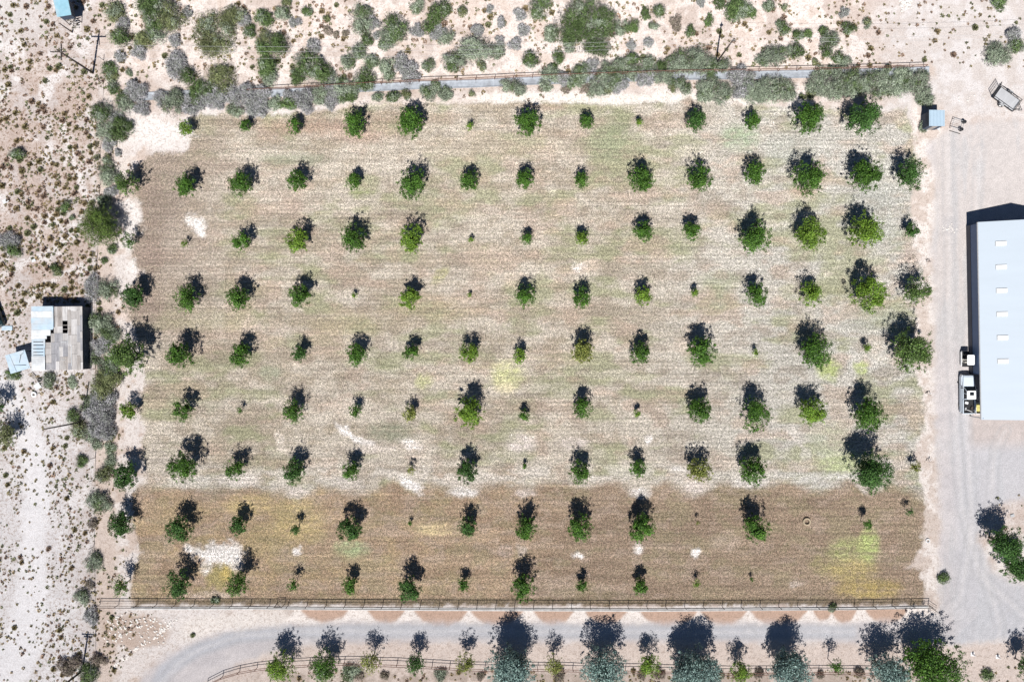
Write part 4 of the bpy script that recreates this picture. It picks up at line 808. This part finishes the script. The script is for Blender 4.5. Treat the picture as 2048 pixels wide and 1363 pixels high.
# ------------------------------------------------------------------ utility trailer
X, Y = G(2014, 198, .6); e = empty('utility_trailer', (X, Y, 0), math.radians(-36), 'black utility trailer with pale deck and mesh ramp parked at the upper right', 'trailer')
MB().box((0,0,.55),(3.5,1.9,.09)).build('deck', M['deck'], e, bevel=.01)
m = MB()
for s in (-1,1): m.box((0,s*1.0,.52),(3.7,.09,.16))
for s in (-1,1): m.box((s*1.81,0,.52),(.09,1.9,.16))
m.build('chassis', M['black'], e)
m = MB()
for s in (-1,1):
    m.tube([(-1.8,s*1.0,.6),(-1.8,s*1.0,1.0),(1.8,s*1.0,1.0),(1.8,s*1.0,.6)], .04, 6)
    for q in (-.9,0,.9): m.tube([(q,s*1.0,.6),(q,s*1.0,1.0)], .03, 5)
m.tube([(1.8,-1.0,1.0),(1.8,1.0,1.0)], .04, 6); m.build('rail', M['black'], e)
m = MB(); m.tube([(-1.88,-.95,.6),(-2.5,-.95,1.5),(-2.5,.95,1.5),(-1.88,.95,.6)], .05, 6)
for q in range(8): m.tube([(-1.88,-.8+q*.23,.6),(-2.5,-.8+q*.23,1.5)], .022, 4)
m.tube([(-2.1,-.95,.92),(-2.1,.95,.92)], .03, 5); m.tube([(-2.3,-.95,1.2),(-2.3,.95,1.2)], .03, 5); m.build('ramp', M['black'], e)
MB().tube([(1.8,-.7,.5),(2.9,0,.5),(1.8,.7,.5)], .05, 6).build('tongue', M['black'], e); MB().tube([(2.75,0,.05),(2.75,0,.85)], .05, 6).build('jack', M['steel'], e)
for s in (-1,1):
    w_ = MB().torus((-.15,s*1.22,.34),.25,.10,'y').build('wheel', M['rubber'], e, smooth=True); MB().tube([(-.15,s*1.14,.34),(-.15,s*1.30,.34)], .17, 12).build('rim', M['white'], w_)
    MB().poly([(x_,s*1.08,z_) for x_,z_ in ((-.6,.5),(-.45,.75),(.15,.75),(.3,.5))]+[(x_,s*1.38,z_) for x_,z_ in ((-.6,.5),(-.45,.75),(.15,.75),(.3,.5))], [(0,1,5,4),(1,2,6,5),(2,3,7,6)]).build('fender', M['steel'] , e)

# ------------------------------------------------------------------ pickup truck
def profile_body(parent, prof, half, mat, name, inset=None, smooth=False):
    """side outline (y along the car, z up) skinned across the width; inset gives the half width at each outline point"""
    n_ = len(prof); V = []; ins = inset or [half]*n_
    for s in (-1,1):
        for (y, z), w__ in zip(prof, ins): V.append((s*w__, y, z))
    F = [tuple(range(n_)), tuple(range(2*n_-1, n_-1, -1))]
    for i in range(n_): j = (i+1) % n_; F.append((i, i+n_, j+n_, j))
    return MB().poly(V, F).build(name, mat, parent, bevel=.05, smooth=smooth)
def wheel(parent, x, y, R, wd):
    s = 1 if x > 0 else -1
    w_ = MB().torus((x,y,R), R*.72, R*.30, 'x', 20, 8).build('wheel', M['rubber'], parent, smooth=True)
    MB().tube([(x-.06*s,y,R),(x+.09*s,y,R)], R*.55, 14).build('rim', M['steel'], w_)
X, Y = G(1938, 788, 1.1); X -= .0
e = empty('pickup_truck', (X, Y, 0), math.radians(.5), 'silver crew cab pickup truck parked nose up beside the metal building', 'pickup truck')
L = 2.95
MB().rbox((0,0,.62),(1.98,5.9,.55),.35,top=.06).build('chassis', M['paint'], e, bevel=.03)
profile_body(e, [(1.15,.88),(2.80,.86),(2.88,1.0),(2.6,1.12),(1.25,1.20)], .94, M['paint'], 'hood', inset=[.95,.80,.78,.80,.92])
cab = profile_body(e, [(-.75,.88),(1.25,.88),(1.20,1.18),(-.78,1.18)], .97, M['paint'], 'cab')
profile_body(e, [(-.76,1.18),(1.22,1.19),(.52,1.70),(-.62,1.70)], .9, M['glass'], 'window', inset=[.90,.90,.74,.74])
rf = MB().rbox((0,-.05,1.735),(1.46,1.30,.07),.16,top=.03).build('roof', M['white'], e, smooth=False)
MB().rbox((0,.12,1.775),(.62,.52,.02),.08).build('sunroof', M['glass'], rf)
for s in (-1,1):
    MB().tube([(s*.91,1.20,1.2),(s*.74,.53,1.72)], .035, 5).build('pillar', M['paint'], e); MB().tube([(s*.91,-.76,1.2),(s*.74,-.62,1.72)], .045, 5).build('pillar', M['paint'], e); MB().tube([(s*.91,.2,1.2),(s*.76,.1,1.72)], .03, 5).build('pillar', M['paint'], e)
    MB().rbox((s*1.10,.98,1.15),(.24,.14,.2),.05).build('mirror', M['black'], e)
    MB().box((s*.92,-1.88,1.02),(.11,2.1,.34)).build('bed_side', M['paint'], e, bevel=.02)
    MB().rbox((s*.72,2.84,.80),(.34,.12,.2),.04).build('headlight', M['sky_l'], e); MB().box((s*.90,-2.93,.9),(.12,.06,.3)).build('taillight', simple('red_lens',(.3,.01,.01),.3) if s < 0 else bpy.data.materials['red_lens'], e)
    for yy in (1.85,-1.75): wheel(e, s*.86, yy, .40, .25)
MB().box((0,-1.88,.91),(1.72,2.1,.03)).build('bed_floor', M['black'], e); MB().box((0,-2.90,1.02),(1.86,.08,.34)).build('tailgate', M['paint'], e, bevel=.02)
MB().rbox((0,2.93,.6),(1.9,.16,.22),.06).build('bumper', M['steel'], e); MB().rbox((0,-3.02,.55),(1.8,.16,.18),.06).build('bumper', M['steel'], e); MB().box((0,2.905,.86),(1.0,.05,.22)).build('grille', M['black'], e)
rr = random.Random(4)
for i, (lx, ly, sx_, sy_, mt, lab) in enumerate([(-.35,-1.3,.5,.35,'white','white box in the front left of the truck bed'),(.1,-2.5,.9,.12,'steel','pale rod lying across the back of the truck bed'),(-.5,-2.2,.25,.4,'steel','grey tool case at the back left of the truck bed'),(.45,-2.1,.3,.5,'darkwood','dark bag on the right of the truck bed')]):
    o = MB().rbox((0,0,.11),(sx_,sy_,.2),.04, rz=rr.uniform(-.5,.5), top=.03).build('bed_cargo', M[mt]); o.location = (X+lx, Y+ly, .935); tag(o, lab, 'cargo')

# ------------------------------------------------------------------ golf cart
X, Y = G(1933, 717, .8); e = empty('golf_cart', (X, Y, 0), 0, 'white golf cart with flat canopy parked above the pickup truck', 'golf cart')
MB().rbox((0,0,.36),(1.15,2.35,.3),.22,top=.05).build('body', M['white'], e, bevel=.02); profile_body(e, [(.55,.5),(1.15,.5),(1.12,.72),(.60,.88)], .5, M['black'], 'front_cowl')
MB().rbox((0,-.25,.62),(1.0,.5,.16),.08,top=.04).build('seat', M['cloth'], e); MB().rbox((0,-.54,.86),(1.0,.12,.4),.05).build('backrest', M['cloth'], e); MB().box((0,.25,.53),(1.0,.55,.03)).build('floor_mat', M['black'], e)
MB().rbox((0,-.95,.62),(1.0,.55,.2),.08).build('rear_box', M['black'], e)
for s in (-1,1):
    for yy in (.62,-.72): MB().tube([(s*.5,yy,.5),(s*.48,yy-.05,1.78)], .022, 6).build('canopy_post', M['black'], e)
    for yy in (.78,-.80): wheel(e, s*.48, yy, .22, .15)
MB().rbox((0,-.15,1.82),(1.12,1.55,.07),.16,top=.03).build('canopy', M['white'], e); MB().box((0,.68,1.2),(.95,.02,.7),tilt=0).build('windshield', M['glass'], e)
MB().torus((-.25,.32,.92),.16,.018,'z',14,5).build('steering_wheel', M['black'], e)
# yellow and white panel beside the truck
X, Y = G(1957, 816, .5); e = empty('storage_bin', (X, Y, 0), 0, 'open white bin with yellow lining between truck and building', 'bin')
m = MB()
for (c,d) in (((-.42,0,.3),(.06,1.7,.6)),((.42,0,.3),(.06,1.7,.6)),((0,.82,.3),(.78,.06,.6)),((0,-.82,.3),(.78,.06,.6))): m.box(c,d)
m.build('side', M['white'], e); MB().box((0,0,.1),(.78,1.58,.2)).build('lining', M['yellow'], e)

# ------------------------------------------------------------------ old hut on the left
X, Y = G(115.5, 676, 2.1); e = empty('old_shack', (X, Y, 0), math.radians(.6), 'weathered plank roofed shack with pale blue metal sheets on its left half', 'shack')
W2, L2 = 3.78, 4.78
m = MB()
for (c,d) in (((-W2+.1,0,1.0),(.1,2*L2-.2,2.0)),((W2-.1,0,1.0),(.1,2*L2-.2,2.0)),((0,L2-.1,1.0),(2*W2-.3,.1,2.0)),((0,-L2+.1,1.0),(2*W2-.3,.1,2.0))): m.box(c,d)
m.build('wall', M['shedwall'], e); 
rr = random.Random(8)
M['wood2'] = simple('pale_plank', (.40,.375,.36), .85, .25, 2.5, stretch=(1,.3,1), dirt=(.30,.28,.27)); M['wood3'] = simple('bleached_plank', (.50,.48,.47), .85, .2, 3, stretch=(1,.3,1), dirt=(.36,.34,.33)); M['wood4'] = simple('grey_plank', (.27,.265,.28), .85, .3, 3, stretch=(1,.3,1), dirt=(.38,.37,.37))
panels = []
for (xa, xb, ya, yb) in ((-.55,.8,.75,L2),(-1.0,.8,-.6,.75),(-1.85,.8,-L2,-.6),(.8,1.55,2.6,L2),(.8,1.55,-L2,.75),(1.55,W2,-L2,L2)):
    xx = xa
    while xx < xb - .05:
        wx = min(xb-xx, rr.uniform(.45,1.0)); wx = xb-xx if xb-xx-wx < .3 else wx; yy = ya
        while yy < yb - .05:
            wy = min(yb-yy, rr.uniform(.9,2.6)); wy = yb-yy if yb-yy-wy < .5 else wy
            panels.append((xx, xx+wx, yy, yy+wy)); yy += wy
        xx += wx
for i_, (xa, xb, ya, yb) in enumerate(panels):
    m = MB(); z = 2.13 + .012*(i_%4); nb_ = max(1, int((xb-xa)/.2))
    for k in range(nb_): w__ = (xb-xa)/nb_; m.box((xa+w__*(k+.5),(ya+yb)/2,z+rr.uniform(0,.006)),(w__-.014,yb-ya-.03,.04))
    m.build('roof_panel', M[rr.choice(['wood','wood2','wood2','wood3','wood4'])], e)
m = MB()
for yy in (1.35,1.95): m.box((1.17,yy,2.13),(.75,.07,.08))
m.build('rafter', M['wood'], e); MB().box((1.2,1.6,1.2),(3,3,.05)).build('hole_shade_sheet', M['hole'], e)  # added near-black sheet below the roof opening, its colour stands for the shade inside
for k,(ya,yb,mt,xr) in enumerate([(4.1,L2+.05,'sheet',-.5),(3.1,4.08,'sheet2',-.55),(2.2,3.08,'sheet',-.5),(1.3,2.18,'sheet',-.6),(.4,1.28,'sheet2',-.95),(-.1,.38,'sheet2',-1.5),(-1.4,-.12,'sheet',-1.8),(-2.7,-1.42,'sheet',-1.85),(-L2-.05,-2.72,'sheet2',-1.8)]):
    m = MB(); z = 2.26 + .03*(k%3); xl = -W2-.05
    m.box(((xl+xr)/2,(ya+yb)/2,z),(xr-xl,yb-ya,.025))
    for q in range(int((yb-ya)/.3)): m.box(((xl+xr)/2, ya+.2+q*.3, z+.022),(xr-xl-.02,.05,.02))
    m.build('metal_sheet', M[mt], e)
MB().box((-.55,3.1,2.37),(.22,3.2,.03)).build('flashing', M['sheet'], e)
for (a,b,c_,d_2,nm) in [(.95,-.6,.9,.05,'batten'),(1.6,.0,.04,2.0,'batten'),(.35,-2.6,.04,1.5,'batten'),(.9,-3.3,.5,.04,'batten'),(2.1,-2.6,.05,3.2,'batten')]: MB().box((a,b,2.20),(c_,d_2,.04)).build(nm, M['sheet2'], e)
for (a,b) in ((-3.1,-.55),(-3.1,-1.05),(-3.1,-1.6),(-3.1,-2.1),(-3.1,-2.55)): MB().box((a+.3,b,2.36),(1.5,.05,.04)).build('batten', M['darkwood'], e)
X, Y = G(36, 723, 1.7); e = empty('lean_to_roof', (X, Y, 0), math.radians(17), 'tilted pale blue metal canopy beside the old plank roofed shack', 'canopy')
MB().box((0,0,1.75),(3.0,2.9,.04), tilt=.05).build('roof', M['sheet'], e)
m = MB()
for (a,b,c_,d_2,r0) in ((-.7,0,.04,2.7,.1),(.5,.3,.04,1.2,-.5),(.2,-.6,1.8,.04,-.3),(.9,.9,.6,.04,.3)): m.box((a,b,1.80),(c_,d_2,.03),rz=r0)
m.build('batten', M['darkwood'], e)
for a in (-1.3,1.3):
    for b in (-1.3,1.3): MB().tube([(a,b,0),(a,b,1.73)], .05, 6).build('post', M['darkwood'], e)
def ring(px, py, R, r, mat, label, name='old_tyre', cat='tyre', z=None):
    o = MB().torus((0,0,0), R, r, 'z', 22, 8).build(name, mat, smooth=True); o.location = (*G(px,py), (z or r)+.02); return tag(o, label, cat)
ring(69,788,.32,.12,M['white'],'white painted tyre lying on brown soil below the shack','tyre_ring','tyre ring')
ring(80,759,.24,.10,M['rubber'],'dark tyre lying near the corner of the shack','tyre_ring','tyre ring')
ring(1855,1080,.28,.07,M['sheet2'],'pale hoop lying on the bare margin at the right of the orchard','hose_hoop','hoop')
ring(1613,1042,.50,.14,simple('dry_earth',(.36,.29,.2),.9,.3,6),'pale ring of earth and stones around a planting hole in the orchard','planting_ring','ring')
for (px,py,sx_,sy_,r0,mt,lab,nm,cat) in [(76,772,.9,.9,.6,'sheet2','pale board lying right of the white tyre below the shack','board','board'),(15,656,1.6,.7,0,'sheet','pale blue sheet lying at the left edge above the canopy','metal_sheet','sheet'),(70,753,.5,1.6,.75,'wood','grey timber plank leaning off the corner of the shack','plank','board'),
   (12,402,.9,.6,.5,'sheet2','small white sheet lying on the desert at the left edge','metal_sheet','sheet'),(68,521,.6,.4,.5,'sheet2','small white scrap beside the diagonal path at left','scrap','scrap'),(172,728,.5,.9,0,'sheet2','small white pallet at the right wall of the shack','pallet','pallet'),(1956,1029,.5,.9,.3,'steel','pale scrap by the yard trees at right','scrap','scrap'),(2024,1030,.6,.4,.3,'steel','small grey box above the yard trees at the right','box','box')]:
    o = MB().rbox((0,0,.06),(sx_,sy_,.1),.03,rz=r0).build(nm, M[mt]); o.location = (*G(px,py),.02); tag(o, lab, cat)
X, Y = G(-17, 628, 1.2); e = empty('parked_car', (X, Y, 0), math.radians(20), 'dark parked vehicle barely showing at the left edge beside a pale blue sheet', 'car')
cp = simple('dark_car_paint', (.012,.03,.035), .3, .03)
MB().rbox((0,0,.6),(1.8,4.2,.6),.4,top=.1).build('body', cp, e, bevel=.04); profile_body(e, [(-1.3,.9),(1.0,.9),(.4,1.4),(-1.0,1.4)], .8, M['glass'], 'window', inset=[.82,.82,.66,.66]); MB().rbox((0,-.3,1.42),(1.3,1.4,.06),.2,top=.02).build('roof', cp, e)
for s in (-1,1):
    for yy in (1.3,-1.3): wheel(e, s*.78, yy, .32, .2)
# turquoise roofed hut on stilts, top left
X, Y = G(124, 14, 2.9); e = empty('raised_hut', (X, Y, 0), math.radians(12), 'small hut with turquoise metal roof on stilts at the top left edge', 'hut')
m = MB(); m.box((0,0,2.1),(1.7,2.4,1.3)); m.build('wall', M['shedwall'], e); MB().box((0,.1,2.83),(2.1,2.9,.06),tilt=.08).build('roof', M['turq'], e)
for a in (-.85,.85):
    for b in (-1.1,1.1): MB().tube([(a*1.1,b*1.1,0),(a,b,1.6)], .06, 6).build('leg', M['darkwood'], e)
m = MB()
for k in range(5): m.box((0,-1.35-.16*k,1.35-.28*k),(.9,.14,.04))
m.build('steps', M['wood'], e)
for s in (-1,1): MB().tube([(s*.85,-1.2,.15),(-s*.85,-1.2,1.4)], .035, 5).build('brace', M['darkwood'], e)

# irrigation valves and markers along the right margin
for i,(px,py,lab) in enumerate([(1853,523,'bent pipe riser on the right margin beside the fourth orchard row'),(1854,788,'white irrigation riser on the right margin level with the pickup truck'),(1856,921,'white irrigation riser on the right margin beside the largest orchard tree')]):
    X, Y = G(px, py); e = empty('irrigation_valve', (X, Y, 0), .5*i, lab, 'valve', 'irrigation risers on the right margin')
    MB().tube([(0,0,0),(0,0,.45),(.12,0,.55),(.4,0,.5),(.45,0,.1)], .045, 6).build('pipe', M['white'] if i else M['black'], e); MB().torus((0,0,.6),.12,.02,'z',12,5).build('handwheel', M['rust'], e); MB().tube([(-.15,.3,.02),(.3,.35,.02)], .06, 6).build('coupling', M['black'], e)
for (px,py,lab) in [(1945,1307,'left one of two small white cones on the bare ground at lower right'),(1995,1312,'right one of two small white cones on the bare ground at lower right')]:
    e = empty('marker_cone', (*G(px,py),0), 0, lab, 'cone', 'white cones')
    MB().tube([(0,0,.03),(0,0,.75)], [.2,.04], 12).build('body', M['white'], e); MB().rbox((0,0,.02),(.55,.55,.04),.06).build('base', M['white'], e)
# ------------------------------------------------------------------ stones
rs = random.Random(31)
protos = []
for q in range(5):
    m = MB(); m.torus; V = []; F = []
    nn, mm_ = 7, 4
    for i in range(1, mm_):
        for k in range(nn):
            a = 2*math.pi*k/nn; b = math.pi*i/mm_; r = rs.uniform(.75,1.2); V.append((math.cos(a)*math.sin(b)*r, math.sin(a)*math.sin(b)*r*.8, math.cos(b)*.55*r))
    V.append((0,0,.5)); V.append((0,0,-.5)); t_, b_ = len(V)-2, len(V)-1
    for i in range(mm_-2):
        for k in range(nn): j = (k+1)%nn; F.append((i*nn+k, (i+1)*nn+k, (i+1)*nn+j, i*nn+j))
    for k in range(nn): j = (k+1)%nn; F.append((k, j, t_)); F.append(((mm_-2)*nn+j, (mm_-2)*nn+k, b_))
    me = bpy.data.meshes.new('rock'); me.from_pydata(V, [], F); me.materials.append(M['stone']); protos.append(me)
def rock(px, py, r, lab, grp):
    o = link(bpy.data.objects.new('rock', protos[rs.randrange(5)])); o.location = (*G(px,py), r*.2); o.scale = (r*rs.uniform(.8,1.4), r, r*rs.uniform(.7,1.1)); o.rotation_euler = (0,0,rs.uniform(0,6.28)); tag(o, lab, 'rock', grp)
for k in range(200):
    t_ = rs.random()
    if k < 70:   # line of stones along the bend
        px = 228 + t_*125; py = 1335 - (t_**.85)*95 + rs.gauss(0,3)
    else:
        a = rs.uniform(0,6.28); q = math.sqrt(rs.random()); px = 275 + math.cos(a)*q*68; py = 1252 + math.sin(a)*q*26 + (0 if k%3 else 20)
    rock(px, py, rs.uniform(.08,.21), 'pale rough stone in the rock pile inside the bend of the drive', 'stones in the rock pile by the bend')
for k in range(45): rock(1812+rs.gauss(0,7), 6+rs.gauss(0,7), rs.uniform(.1,.35), 'broken white rubble piece in the heap at the top right edge', 'rubble pieces at the top edge')
for k in range(30): rock(1897+rs.gauss(0,7), 458+rs.gauss(0,5), rs.uniform(.06,.14), 'small pale stone of the patch left of the metal building', 'pale stones in the yard')
for k in range(14): rock(1940+rs.gauss(0,12), 195+rs.gauss(0,6), rs.uniform(.08,.18), 'small pale stone left of the parked trailer', 'stones near the trailer')
print('objects', len(bpy.data.objects))
